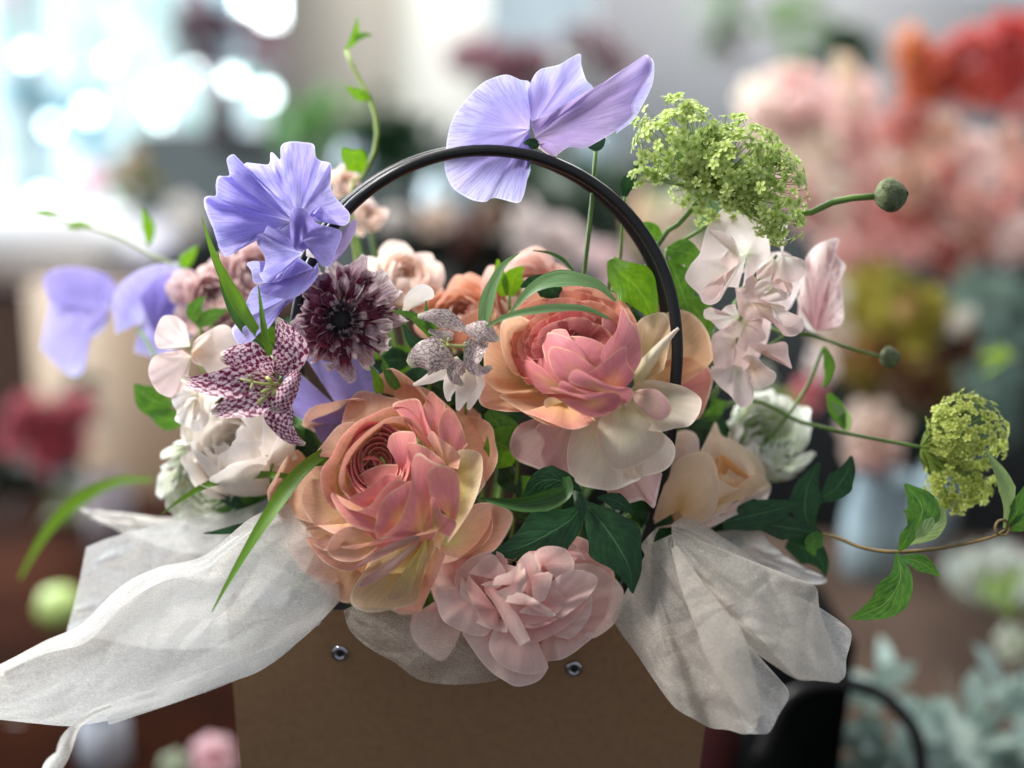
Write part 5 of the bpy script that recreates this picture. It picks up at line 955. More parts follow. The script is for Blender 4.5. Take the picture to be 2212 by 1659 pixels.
mb.build('stamens', simple('plum_black_stamen', '#241420', .7, noise=.4), bg_)
stem(bg_, (750, 720, -100), M['stemg'], 8)

# ------------------------------------------------------------------ FRITILLARIES
f1 = thing('fritillary', 'maroon and white checkered fritillary with curled tepals beside green blades', 'flower', P((600, 840, 40)))
def tepal(par, pts, w_, mat='frit', cup=.35, tw=0, c=11, wave=.05, nm='tepal', fold=0):
    mb = MB(); ribbon(mb, pts, w_, cup=cup, twist=tw, n=30, c=c, wave=wave, fold=fold); mb.build(nm, M[mat], par)
tepal(f1, ZF([(900, 790, 10), (780, 785, 46), (620, 795, 60), (460, 800, 50), (340, 768, 20)]), [7, 27, 35, 29, 5], cup=.35)
tepal(f1, ZF([(880, 850, 10), (800, 890, 50), (680, 925, 62), (570, 955, 50), (512, 968, 34)]), [10, 27, 35, 26, 6], cup=.35, tw=.2)
tepal(f1, ZF([(880, 730, 0), (790, 690, 30), (680, 655, 44), (600, 650, 36), (560, 640, 24)]), [12, 32, 40, 33, 11], cup=-.4, tw=-.3)
tepal(f1, ZF([(890, 730, 0), (950, 680, 26), (965, 590, 40), (935, 500, 30), (888, 415, 14)]), [11, 35, 40, 27, 4], cup=.35, tw=.15)
tepal(f1, ZF([(1010, 720, 44), (985, 780, 62), (950, 850, 66), (900, 920, 60), (880, 960, 50)]), [12, 23, 24, 27, 27], cup=-.6)
tepal(f1, ZF([(895, 930, 48), (905, 1000, 56), (940, 1070, 52), (990, 1120, 46), (1055, 1150, 40)]), [29, 33, 33, 23, 4], cup=-.35, tw=.1)
mb = MB(); mb.tube(P(crv(ZF([(900, 800, 26), (820, 800, 64), (750, 790, 80)]), 10)), np.linspace(4, 3, 10)*K, 7)
for e in ((680, 770, 84), (735, 745, 90), (740, 830, 88)): mb.tube(P(crv(ZF([(750, 790, 80), ((750+e[0])/2, (790+e[1])/2, 86), e]), 6)), np.linspace(2.8, 2, 6)*K, 6)
mb.build('pistil', M['stamen'], f1)
mb = MB()
for e in ((800, 850, 60), (830, 760, 50), (870, 870, 50), (780, 915, 60)): mb.tube(P(crv(ZF([(890, 810, 20), ((890+e[0])/2, (810+e[1])/2, 50), e]), 6)), [1.5*K, 1.5*K, 1.5*K, 3*K, 5*K, 4*K], 6)
mb.build('stamens', M['stamen'], f1)
MB().tube(P(crv(ZF([(900, 800, 12), (920, 740, -20), (860, 640, -40), (940, 900, -120), (1050, 1500, -300)]), 24)), 4*K).build('stem', M['stemg'], f1)
f2 = thing('fritillary', 'pale net-veined fritillary between the burgundy anemone and the peach ranunculus', 'flower', P((1000, 760, 20)))
tepal(f2, Z4([(1930, 380, 20), (1840, 330, 40), (1750, 300, 46), (1690, 300, 40), (1645, 300, 30)]), [8, 20, 22, 18, 5], 'frit_pale', cup=-.3)
tepal(f2, Z4([(1925, 380, 30), (1990, 385, 50), (2060, 405, 56), (2110, 430, 46), (2138, 440, 36)]), [8, 22, 26, 20, 5], 'frit_pale', cup=-.3)
tepal(f2, Z4([(1870, 600, 20), (1800, 555, 44), (1710, 530, 50), (1640, 550, 40), (1590, 590, 30)]), [8, 34, 44, 39, 10], 'frit_pale', cup=-.3, tw=.2)
tepal(f2, Z4([(2005, 455, 30), (1985, 520, 44), (1975, 590, 52), (2020, 630, 52), (2092, 605, 44)]), [23, 25, 23, 20, 5], 'frit_pale', cup=.5)
tepal(f2, Z4([(1900, 560, 16), (1875, 620, 34), (1870, 670, 38), (1920, 715, 30)]), [16, 22, 20, 4], 'frit_pale', cup=-.4)
tepal(f2, Z4([(1860, 420, 10), (1790, 410, 24), (1710, 385, 24)]), [8, 12, 4], 'frit_pale', cup=.3)
mb = MB(); mb.tube(P(crv(Z4([(1960, 480, 30), (1880, 480, 60), (1820, 470, 66)]), 8)), 3.5*K, 7)
for e in ((1780, 440, 70), (1790, 485, 70), (1830, 430, 70)): mb.tube(P(crv(Z4([(1825, 470, 66), e]), 4)), 2.2*K, 6)
mb.build('pistil', M['stamen'], f2)
stem(f2, Z4([(1930, 460, 0)])[0], M['stemg'], 4)
cd = thing('pale_bell_flower', 'cream narrow-petalled flower drooping under the pale net-veined fritillary', 'flower', P((990, 800, -20)))
for pts, w_ in (([(1900, 560, -20), (1760, 650, 0), (1680, 690, 6), (1618, 712, 0)], [10, 18, 14, 3]), ([(1920, 580, -20), (1850, 700, 6), (1830, 770, 6), (1835, 810, 0)], [10, 22, 18, 4]), ([(1940, 580, -10), (1930, 720, 14), (1900, 820, 10), (1885, 866, 4)], [10, 24, 20, 4]), ([(1960, 580, -20), (1990, 700, 0), (1970, 800, 0), (1950, 860, -10)], [10, 22, 18, 4])):
    tepal(cd, Z4(pts), w_, 'cream', cup=-.4, nm='petal')
stem(cd, Z4([(1930, 570, -30)])[0], M['stemg'], 4)

# ------------------------------------------------------------------ VIBURNUM
def floret_proto(mats, petals=5, seed=0):
    """one tiny open flower about 1 unit wide, facing +z, as world-scale mesh data"""
    mb = MB()
    for k in range(petals):
        a = 2*pi*k/petals; e = np.array((math.cos(a), math.sin(a), 0)); s_ = np.array((-math.sin(a), math.cos(a), 0))
        G = np.zeros((5, 5, 3))
        for i, t in enumerate(np.linspace(0.05, 1, 5)):
            w_ = .36*math.sin(min(1, t*1.05)*pi*.78+.1)
            for j, c in enumerate(np.linspace(-1, 1, 5)): G[i, j] = e*t+s_*w_*c+np.array((0, 0, .12*t-.35*t*t*.5+.18*c*c*.5))
        mb.grid(G*.001, UV=np.stack(np.meshgrid(np.linspace(0, 1, 5), np.linspace(0, 1, 5), indexing='ij')[::-1], -1))
    mb.tube(np.array([(0, 0, -.9), (0, 0, -.2), (0, 0, 0.02)])*.001, [.00007, .00012, .00022], 5)
    return mb
FL = [floret_proto(None, n).build('floret', M['vib'], None, origin=np.zeros(3)) for n in (5, 4, 5)]
FLB = floret_proto(None, 5).build('floret', M['vib_dim'], None, origin=np.zeros(3))
def put_florets(par, lobes, n, node, size, protos_, maxparts=100, seed=1, backless=True):
    r = np.random.RandomState(seed); pts = []
    rest = MB(); pl = worldloc(par)
    for k in range(n):
        c, R, ww = lobes[r.choice(len(lobes), p=[l[2] for l in lobes])]
        v = r.randn(3); v /= np.linalg.norm(v)
        if v[2] < -.35: v[2] *= -1
        p = np.array(c)+v*np.array(R)*(1+r.randn()*.07)*(r.uniform(.72, 1.) if r.rand() < .35 else 1.)
        pts.append((v[2]+r.rand()*.3, p, v/np.array(R)))
    pts.sort(key=lambda t: -t[0]); base = np.array(node, float); stems = MB()
    for k, (zz, p, nv) in enumerate(pts):
        pr = protos_[r.randint(len(protos_))]; nv = nv*np.array((1, -1, 1)); nv /= np.linalg.norm(nv); nv = nv+r.randn(3)*.35; nv /= np.linalg.norm(nv)
        s = size*K/.001*r.uniform(.75, 1.15)
        R3 = (CM.to_3x3() @ Vector(nv).to_track_quat('Z', 'Y').to_matrix() @ Matrix.Rotation(r.rand()*6, 3, 'Z'))
        w_ = P(p)
        if k < maxparts:
            o = pr.copy(); COL.objects.link(o); o.parent = par; o.location = tuple(w_-pl); o.scale = (s, s, s); o.rotation_euler = R3.to_euler()
        else:
            me = pr.data; V = np.zeros(len(me.vertices)*3, np.float32); me.vertices.foreach_get('co', V); V = V.reshape(-1, 3)*s @ np.array(R3).T + w_
            F = np.zeros(len(me.polygons)*4, np.int32); me.polygons.foreach_get('vertices', F); U = np.zeros((len(me.loops), 2), np.float32); me.uv_layers[0].data.foreach_get('uv', U.ravel())
            uvv = np.zeros((len(V), 2)); uvv[F] = U
            rest.v.append(V); rest.f.append(F.reshape(-1, 4)+rest.n); rest.uv.append(uvv); rest.n += len(V)
        if k % 2 == 0:
            q = p-np.array((nv[0], -nv[1], nv[2]))*size*.8; mid = base+(q-base)*.55+np.array((0, 0, -4))+r.randn(3)*3
            stems.tube(P(crv([base, base+(mid-base)*.5+r.randn(3)*4, mid, q], 8)), np.array([3.2, 2.8, 2.3, 1.9, 1.6, 1.3, 1.1, 1.])*K*.8, 5, caps=False)
    if rest.n:
        o = rest.build('florets', protos_[0].data.materials[0], par); o['kind'] = 'stuff'
    stems.build('flower_stalks', M['stemv'], par)
vb = thing('viburnum', 'large lime green viburnum head above the blush sweet pea', 'flower', P((1520, 420, -60)))
lob = [((1462, 296, -60), (98, 88, 80), .30), ((1590, 350, -60), (110, 96, 90), .30), ((1668, 410, -60), (78, 92, 80), .20), ((1540, 420, -110), (90, 60, 60), .10), ((1690, 480, -60), (42, 50, 50), .06), ((1395, 385, -70), (34, 20, 20), .04)]
put_florets(vb, lob, 620, (1530, 410, -80), 14.5, FL, seed=3)
MB().tube(P(crv([(1530, 408, -80), (1470, 480, -100), (1420, 530, -120), (1330, 760, -200), (1200, 1300, -380)], 30)), 6*K).build('stem', M['stemg'], vb)
MB().tube(P(crv([(1560, 470, -100), (1500, 505, -130), (1440, 540, -150)], 12)), 5*K).build('stem', M['stemg'], vb)
vb2 = thing('viburnum', 'small yellow green viburnum head on a long thin stem at far right', 'flower', P((2000, 965, -120)))
lob = [((2090, 935, -130), (84, 82, 60), .65), ((2072, 1045, -140), (70, 58, 50), .35)]
put_florets(vb2, lob, 430, (1990, 966, -130), 11, [FLB], seed=5)
MB().tube(P(crv([(1990, 966, -130), (1860, 942, -170), (1740, 915, -220), (1560, 880, -260), (1250, 1200, -380)], 30)), np.linspace(4, 6, 30)*K).build('stem', M['stemg'], vb2)
for o in FL+[FLB]: bpy.data.objects.remove(o, do_unlink=False) if False else COL.objects.unlink(o)
# ------------------------------------------------------------------ BUDS
def bud(u, v, z, r, label, stem_pts, nm='bud', tiltx=.3):
    t = thing('flower_bud', label, 'bud', P(stem_pts[0]))
    mb = MB(); an = np.linspace(0, 2*pi, 33)
    ax, ay, az = frame((.92, .12, .25))
    G = []
    for s_ in np.linspace(0, 1, 16):
        h = -r+2*r*s_*1.02; rad = r*1.04*math.sin(pi*min(max(s_, .02), .985))**.6*(1-.18*s_)
        row = [ax*math.cos(a)*rad*(1+.07*abs(math.cos(2.5*a)))+ay*math.sin(a)*rad*(1+.07*abs(math.cos(2.5*a)))+az*h for a in an]; G.append(row)
    for k in range(5):
        a = 2*pi*k/5+.5; sp = []
        for s_ in np.linspace(.06, .97, 9):
            h = -r+2*r*s_*1.02; rad = r*1.09*math.sin(pi*min(max(s_, .02), .985))**.6*(1-.18*s_)
            q = ax*math.cos(a+.5*s_)*rad+ay*math.sin(a+.5*s_)*rad+az*h; sp.append((u+q[0], v-q[1], z+q[2]))
        c0 = np.array((u, v, z)); mid = np.array(sp[4])-c0
        b_ = MB(); ribbon(b_, sp, [r*.16, r*.52, r*.62, r*.42, r*.06], cup=-.22, up=tuple(mid/np.linalg.norm(mid)), n=18, c=9); b_.build('sepal', M['bud'], t)
    G = np.array(G); G = np.stack([u+G[..., 0], v-G[..., 1], z+G[..., 2]], -1); mb.grid(P(G)); mb.build('bud_head', M['bud'], t)
    MB().tube(P(crv(stem_pts, 24)), np.linspace(7.5, 6, 24)*K if r > 30 else 4*K).build('stem', M['stemg'], t)
bud(1924, 422, -60, 37, 'fuzzy olive ranunculus bud on a bare stem right of the large viburnum', [(1890, 424, -60), (1840, 428, -64), (1760, 455, -80), (1640, 560, -150), (1300, 1300, -380)])
bud(1922, 772, -230, 23, 'small blurred pale green bud below the mustard blooms', [(1900, 770, -230), (1830, 750, -220), (1760, 728, -200), (1700, 722, -190), (1500, 900, -260), (1300, 1300, -380)])

# ------------------------------------------------------------------ BLUSH SWEET PEAS (right)
def pea(label, loc, plist, nm='sweet_pea'):
    t = thing(nm, label, 'flower', P(loc))
    for mt, b, rim, kw in plist: P1(t, mt, b, rim, **kw)
    return t
t = pea('blush white sweet pea hanging from under the large viburnum', (1600, 560, -100), [
    ('blush', ZR([(620, 330, -110)])[0], ZR([(560, 560, -80), (470, 560, -70), (440, 640, -60), (380, 677, -50), (320, 660, -50), (290, 600, -50), (230, 545, -60), (200, 485, -60), (240, 400, -60), (300, 330, -60), (325, 230, -70), (350, 150, -80), (400, 80, -90), (470, 20, -100), (560, 60, -100), (700, 90, -100), (750, 160, -100), (775, 330, -90), (740, 370, -90), (690, 430, -90), (640, 510, -90), (590, 560, -80)]), dict(bulge=16, ruffle=8, rf=6, m=110, r=20)),
    ('blush', ZR([(560, 360, -60)])[0], ZR([(350, 180, -60), (380, 170, -40), (480, 190, -30), (530, 230, -24), (560, 300, -20), (575, 370, -20), (540, 430, -20), (470, 470, -20), (450, 540, -20), (440, 600, -20)]), dict(bulge=14, ruffle=5, rf=4, m=60)),
    ('blush2', ZR([(560, 400, -70)])[0], ZR([(440, 600, -20), (400, 640, -20), (340, 640, -24), (310, 600, -30), (360, 530, -30), (470, 460, -26), (540, 430, -20)]), dict(bulge=14, ruffle=3, rf=3, m=40)),
    ('blush', ZR([(500, 300, -60)])[0], ZR([(400, 220, -40), (470, 270, -30), (540, 340, -24), (560, 390, -24), (500, 430, -34), (430, 380, -44)]), dict(bulge=-10, m=30))])
stem(t, ZR([(700, 300, -130)])[0], M['stemg'], 5, b=(1300, 1300, -380), mid=(1500, 720, -260))
t = pea('large pale blush sweet pea at the back of the hanging spray', (1660, 620, -160), [
    ('blush', ZR([(760, 420, -180)])[0], ZR([(560, 470, -160), (640, 380, -160), (760, 330, -160), (880, 320, -160), (960, 400, -160), (980, 520, -160), (940, 640, -160), (880, 720, -160), (760, 740, -160), (600, 700, -160)]), dict(bulge=16, ruffle=12, rf=6, m=90, r=18)),
    ('blush2', ZR([(600, 720, -180)])[0], ZR([(540, 560, -165), (640, 560, -165), (760, 660, -165), (780, 800, -165), (740, 960, -165), (640, 1100, -165), (520, 1120, -165), (440, 1000, -165), (440, 840, -165), (500, 700, -165)]), dict(bulge=16, ruffle=12, rf=6, m=90, r=18))])
stem(t, ZR([(760, 420, -190)])[0], M['stemg'], 5, b=(1300, 1300, -380), mid=(1520, 760, -270))
t = pea('ruffled blush sweet pea directly below the viburnum tip', (1660, 600, -120), [
    ('blush', ZR([(860, 330, -120)])[0], ZR([(905, 60, -90), (850, 180, -90), (835, 270, -80), (870, 340, -70), (940, 350, -60), (1000, 375, -50), (1025, 430, -40), (985, 500, -40), (930, 525, -40), (870, 510, -40), (835, 495, -44), (790, 520, -44)]), dict(bulge=22, ruffle=8, rf=4, m=80, r=18)),
    ('blush2', ZR([(800, 360, -120)])[0], ZR([(680, 440, -90), (690, 500, -70), (740, 490, -60), (790, 480, -50), (780, 540, -40), (830, 570, -40), (895, 590, -40), (900, 630, -40), (930, 570, -50), (920, 530, -60)]), dict(bulge=14, ruffle=8, rf=4, m=60)),
    ('blush', ZR([(790, 560, -60)])[0], ZR([(670, 620, -36), (665, 570, -30), (700, 510, -30), (760, 500, -30), (800, 550, -24), (870, 580, -24), (900, 615, -24), (870, 645, -24), (780, 655, -24), (700, 635, -28)]), dict(bulge=20, ruffle=3, rf=3, m=50)),
    ('blush2', ZR([(720, 560, -80)])[0], ZR([(660, 470, -60), (610, 510, -50), (605, 580, -44), (585, 600, -40), (630, 650, -36), (700, 660, -34), (770, 665, -34)]), dict(bulge=14, ruffle=4, rf=3, m=40))])
stem(t, ZR([(820, 340, -140)])[0], M['stemg'], 5, b=(1300, 1300, -380), mid=(1540, 760, -260))
t = pea('blush sweet pea in the middle of the hanging spray with a curled right lip', (1640, 690, -130), [
    ('blush2', ZR([(640, 640, -110)])[0], ZR([(540, 560, -100), (560, 700, -90), (600, 770, -80), (700, 780, -70), (740, 770, -60), (830, 830, -50), (870, 880, -44), (950, 880, -40), (1000, 820, -40), (990, 770, -44), (900, 745, -50), (870, 690, -60), (800, 665, -70), (700, 660, -80)]), dict(bulge=20, ruffle=9, rf=5, m=90, r=18)),
    ('blush', ZR([(780, 670, -60)])[0], ZR([(800, 760, -30), (860, 810, -24), (910, 825, -20), (960, 790, -20), (990, 760, -24), (1003, 800, -26), (985, 860, -30), (900, 885, -30)]), dict(bulge=10, ruffle=4, rf=3, m=40)),
    ('blush', ZR([(560, 760, -110)])[0], ZR([(430, 840, -90), (380, 790, -80), (330, 760, -80), (330, 710, -80), (380, 695, -80), (420, 740, -80), (480, 680, -90), (540, 670, -90)]), dict(bulge=14, ruffle=6, rf=4, m=50)),
    ('blush2', ZR([(600, 800, -90)])[0], ZR([(640, 770, -70), (720, 770, -60), (720, 830, -54), (750, 900, -54), (700, 930, -60), (640, 940, -64), (600, 1000, -70), (540, 960, -74)]), dict(bulge=14, ruffle=6, rf=4, m=50))])
stem(t, ZR([(640, 660, -140)])[0], M['stemg'], 5, b=(1300, 1300, -380), mid=(1500, 860, -280))
t = pea('lowest blush sweet pea of the hanging spray with a peach throat', (1600, 800, -140), [
    ('blush2', ZR([(540, 900, -130)])[0], ZR([(520, 810, -110), (430, 850, -100), (380, 900, -100), (385, 1000, -100), (400, 1090, -100), (460, 1110, -100), (520, 1080, -100), (550, 1000, -110)]), dict(bulge=14, ruffle=6, rf=4, m=60)),
    ('blush', ZR([(540, 1080, -130)])[0], ZR([(380, 1090, -100), (370, 1150, -90), (430, 1220, -90), (500, 1280, -90), (580, 1365, -90), (660, 1320, -90), (650, 1200, -90), (600, 1100, -100)]), dict(bulge=14, ruffle=8, rf=4, m=60)),
    ('creampink', ZR([(640, 1080, -110)])[0], ZR([(580, 1040, -80), (620, 1010, -70), (690, 1030, -66), (740, 1080, -60), (815, 1140, -60), (790, 1210, -60), (700, 1243, -64), (640, 1190, -70), (600, 1120, -76)]), dict(bulge=16, ruffle=7, rf=4, m=60)),
    ('blush2', ZR([(700, 1000, -130)])[0], ZR([(630, 960, -90), (680, 925, -80), (760, 940, -80), (880, 930, -80), (900, 1020, -80), (920, 1105, -80), (860, 1060, -80), (800, 1020, -90), (740, 980, -90)]), dict(bulge=14, ruffle=6, rf=4, m=60))])
stem(t, ZR([(560, 900, -150)])[0], M['stemg'], 5, b=(1300, 1300, -380), mid=(1450, 960, -290))
t = pea('blurred dusky striped pink sweet pea right of the hanging blush spray', (1780, 640, -230), [
    ('mauvepink', ZR([(1080, 850, -230)])[0], ZR([(960, 760, -210), (975, 560, -210), (1010, 380, -210), (1080, 280, -200), (1180, 230, -200), (1240, 230, -200), (1220, 330, -190), (1285, 410, -190), (1255, 520, -190), (1270, 770, -200), (1200, 850, -210)]), dict(bulge=30, ruffle=12, rf=5, m=80, r=18)),
    ('blush', ZR([(1080, 860, -230)])[0], ZR([(950, 590, -215), (970, 690, -195), (1000, 820, -190), (1100, 880, -190), (1200, 870, -195)]), dict(bulge=14, ruffle=5, rf=3, m=40))])
MB().tube(P(crv([(1765, 725, -235), (1700, 722, -220), (1600, 760, -260), (1300, 1300, -380)], 20)), 5*K).build('stem', M['stemg'], t)
# ------------------------------------------------------------------ ROSES AND WHITE FLOWERS
def rose(label, c, ax, R, mats, loose=1.0, nm='rose', extra=None, green=False, group=None, lay=None):
    t = thing(nm, label, 'flower', P((c[0], c[1]+R*.5, c[2]-R*.5)), group)
    L = lay or [dict(n=3, R=R*.22, th1=.35, hw=1.2, q=1.3), dict(n=3, R=R*.34, th1=.45, hw=1.1, q=1.25), dict(n=4, R=R*.48, th1=.5, hw=.95, q=1.2, flare=.08), dict(n=4, R=R*.62, th1=.6, hw=.9, q=1.15, flare=.12), dict(n=5, R=R*.78, th1=.75, hw=.8, q=1.1, flare=.18), dict(n=5, R=R*.92, th1=.95, hw=.72, q=1.05, flare=.22, openA=.1*loose), dict(n=5, R=R, th1=1.1, hw=.66, flare=.25, openA=.3*loose)]
    for i, l in enumerate(L): bloom(c, ax, [dict(l, drop=.25, rip=.08, sp=.08, jit=.1)], mat=M[mats[min(i, len(mats)-1)]], parent=t, phi0=i*1.1)
    stem(t, (c[0]-ax[0]*R*.6, c[1]+ax[1]*R*.6, c[2]-R*.5), M['stemg'], 8); return t
ar = thing('rose', 'apricot rose lying on its side at the right rim above the tissue', 'flower', P((1440, 1120, -160)))
bloom((1500, 1065, -210), (.5, .3, .8), [dict(n=5, R=84, th1=.9, hw=.75, drop=.25, rip=.06, sp=.06), dict(n=5, R=60, th1=.7, hw=.8, drop=.25, rip=.06, sp=.06)], mat=M['apricotrose'], parent=ar)
BR = ((1500, 1060, -215), 132)
M['orange_heart'] = petal_mat('orange_heart_petal', [(0, '#d07a30'), (1, '#eaa862')], None, edge='#f4cc98', trans=.3)
for mt, b_, rim, off in [('creampink', (720, 540), [(600, 600), (635, 420), (670, 300), (700, 215), (760, 195), (805, 230), (810, 330)], -14),
    ('apricotrose', (900, 480), [(790, 330), (850, 215), (880, 160), (905, 215), (960, 240), (1060, 310), (1095, 380), (1080, 430)], -12),
    ('orange_heart', (950, 380), [(860, 330), (868, 240), (930, 290), (1000, 345), (1020, 410)], -16), ('orange_heart', (960, 400), [(890, 380), (900, 300), (960, 340), (1030, 400)], -8),
    ('apricotrose', (820, 530), [(860, 350), (890, 400), (930, 430), (1000, 445), (1060, 380), (1105, 415), (1118, 440), (1075, 480), (960, 505), (870, 590)], 2),
    ('apricotrose', (720, 540), [(600, 610), (640, 480), (700, 340), (790, 290), (860, 305), (895, 420), (888, 510), (850, 575), (770, 620)], 6),
    ('creampink', (820, 570), [(610, 620), (760, 606), (860, 580), (950, 530), (1060, 492), (1120, 440), (1080, 520), (960, 565), (860, 615), (740, 655)], 4)]:
    bpetal(ar, mt, ZB([b_])[0], ZB(rim), BR, off, 9, -20, ruffle=3, bulge=10)
stem(ar, (1420, 1130, -220), M['stemg'], 8)
rose('cream blush rose in shade behind the checkered fritillary', (520, 968, -170), (-.5, .5, .6), 112, ['cream'], .3)
rose('white ranunculus with green centre at far left above the tissue', (445, 1040, -250), (-.3, -.2, .9), 100, ['white_green'], .8, nm='ranunculus', lay=[dict(n=4, R=14, th1=.6, hw=.7), dict(n=6, R=26, th1=.7, hw=.5, flare=.1), dict(n=8, R=38, th1=.75, hw=.38, flare=.15), dict(n=9, R=52, th1=.8, hw=.34, flare=.2), dict(n=10, R=66, th1=.88, hw=.32, flare=.22), dict(n=11, R=78, th1=1.0, hw=.34, flare=.18, openA=.05), dict(n=11, R=88, th1=1.1, hw=.34, flare=.12, openA=.1)])
rose('white ranunculus with green centre behind the apricot rose at right', (1655, 950, -300), (.35, .35, .8), 100, ['white_green'], .8, nm='ranunculus', lay=[dict(n=4, R=14, th1=.6, hw=.7), dict(n=6, R=26, th1=.7, hw=.5, flare=.1), dict(n=8, R=38, th1=.75, hw=.38, flare=.15), dict(n=9, R=52, th1=.8, hw=.34, flare=.2), dict(n=10, R=66, th1=.88, hw=.32, flare=.22), dict(n=11, R=78, th1=1.0, hw=.34, flare=.18, openA=.05), dict(n=11, R=88, th1=1.1, hw=.34, flare=.12, openA=.1)])
rose('peach ranunculus mostly hidden behind the net-veined fritillary', (1005, 690, -230), (-.2, .6, .75), 76, ['ranB', 'ranB', 'ranC_pale', 'ranA_out', 'ranA_out'], .8, nm='ranunculus')
rose('pale pink ranunculus behind the upright grey green blade', (1145, 640, -230), (.1, .5, .8), 76, ['creampink', 'creampink', 'ranC_pale'], .8, nm='ranunculus')
rose('cream pink carnation behind the burgundy anemone', (872, 605, -260), (.3, .5, .7), 60, ['creampink'], 1.6, nm='carnation')
rose('mauve and cream stock flower left of the green blades', (465, 645, -320), (-.2, .3, .9), 60, ['mauvepink'], 1.6, nm='stock_flower')
rose('mauve stock flower right under the violet sweet pea', (545, 590, -320), (.1, .4, .9), 50, ['mauvepink'], 1.6, nm='stock_flower')
rose('small pink bloom inside the right side of the arch', (1420, 640, -220), (.1, .4, .9), 40, ['ranC_pale'], 1., nm='stock_flower')
rose('tiny blush bloom above the violet sweet pea left of the handle', (745, 395, -400), (.1, .4, .9), 26, ['creampink'], 1.4, nm='stock_flower')
rose('tiny cream bloom just inside the left shoulder of the handle', (797, 470, -400), (.1, .4, .9), 28, ['creampink'], 1.4, nm='stock_flower')
t = pea('pink and cream sweet pea left of the checkered fritillary', (420, 780, -180), [
    ('creampink', Z4([(290, 520, -170)])[0], Z4([(360, 600, -130), (290, 560, -120), (310, 450, -120), (420, 370, -120), (500, 355, -120), (560, 420, -120), (600, 560, -120), (520, 640, -130), (400, 660, -140)]), dict(bulge=24, ruffle=8, rf=4, m=60)),
    ('blush', Z4([(280, 480, -150)])[0], Z4([(150, 500, -110), (80, 480, -110), (70, 400, -110), (110, 310, -110), (180, 295, -110), (250, 340, -110), (270, 400, -120)]), dict(bulge=18, ruffle=9, rf=4, m=60)),
    ('blush2', Z4([(290, 540, -150)])[0], Z4([(230, 500, -110), (120, 520, -100), (50, 560, -100), (30, 640, -100), (60, 720, -100), (110, 770, -110), (180, 780, -110), (260, 700, -110)]), dict(bulge=20, ruffle=8, rf=4, m=60))])
stem(t, Z4([(300, 540, -190)])[0], M['stemg'], 5)
t = pea('cream ruffled sweet pea below the pink one at left', (440, 870, -180), [
    ('cream', Z4([(330, 760, -170)])[0], Z4([(230, 700, -120), (170, 800, -120), (200, 870, -110), (190, 930, -110), (260, 960, -100), (330, 990, -110), (390, 930, -110), (410, 840, -110), (480, 760, -120), (400, 680, -130)]), dict(bulge=20, ruffle=14, rf=6, m=80)),
    ('cream', Z4([(320, 800, -150)])[0], Z4([(240, 850, -90), (260, 800, -80), (320, 790, -80), (350, 850, -80), (330, 920, -90), (270, 930, -90)]), dict(bulge=14, ruffle=8, rf=4, m=40))])
stem(t, Z4([(340, 800, -190)])[0], M['stemg'], 5)
P1(t, 'blush', (870, 640, -40), [(860, 640, -20), (885, 620, -16), (915, 612, -14), (935, 625, -14), (925, 640, -14), (895, 655, -14)], m=20, r=8) if False else None
lone = tag(fan(MB(), (868, 678, -40), Z4([(1560, 240, -10), (1570, 180, 0), (1630, 120, 4), (1690, 108, 4), (1738, 140, 0), (1740, 190, 0), (1690, 205, 0), (1620, 240, -4), (1590, 270, -10)]), bulge=12, m=30, r=10).build('fallen_petal', M['cream']), 'single cream petal curling between the anemone and pale fritillary', 'petal')
for (pts, l) in (([(1175, 410, -10), (1160, 470, 0), (1168, 530, 0)], 'small white petal'),):
    pass
hl = thing('honeysuckle_sprig', 'tiny beige honeysuckle buds left of the coral ranunculus', 'flower', P((590, 1020, -100)))
for a_, b_ in (((585, 1000), (560, 965)), ((590, 1010), (640, 985)), ((600, 1060), (645, 1040)), ((590, 1060), (600, 1095))):
    mb = MB(); ribbon(mb, [(a_[0], a_[1], -90), ((a_[0]+b_[0])/2, (a_[1]+b_[1])/2, -76), (b_[0], b_[1], -80)], [3, 5, 7], cup=-.6, n=8, c=6); mb.build('bud', M['cream'], hl)
MB().tube(P(crv([(590, 990, -90), (592, 1080, -100), (700, 1300, -300)], 12)), 3*K).build('stem', M['stemg'], hl)

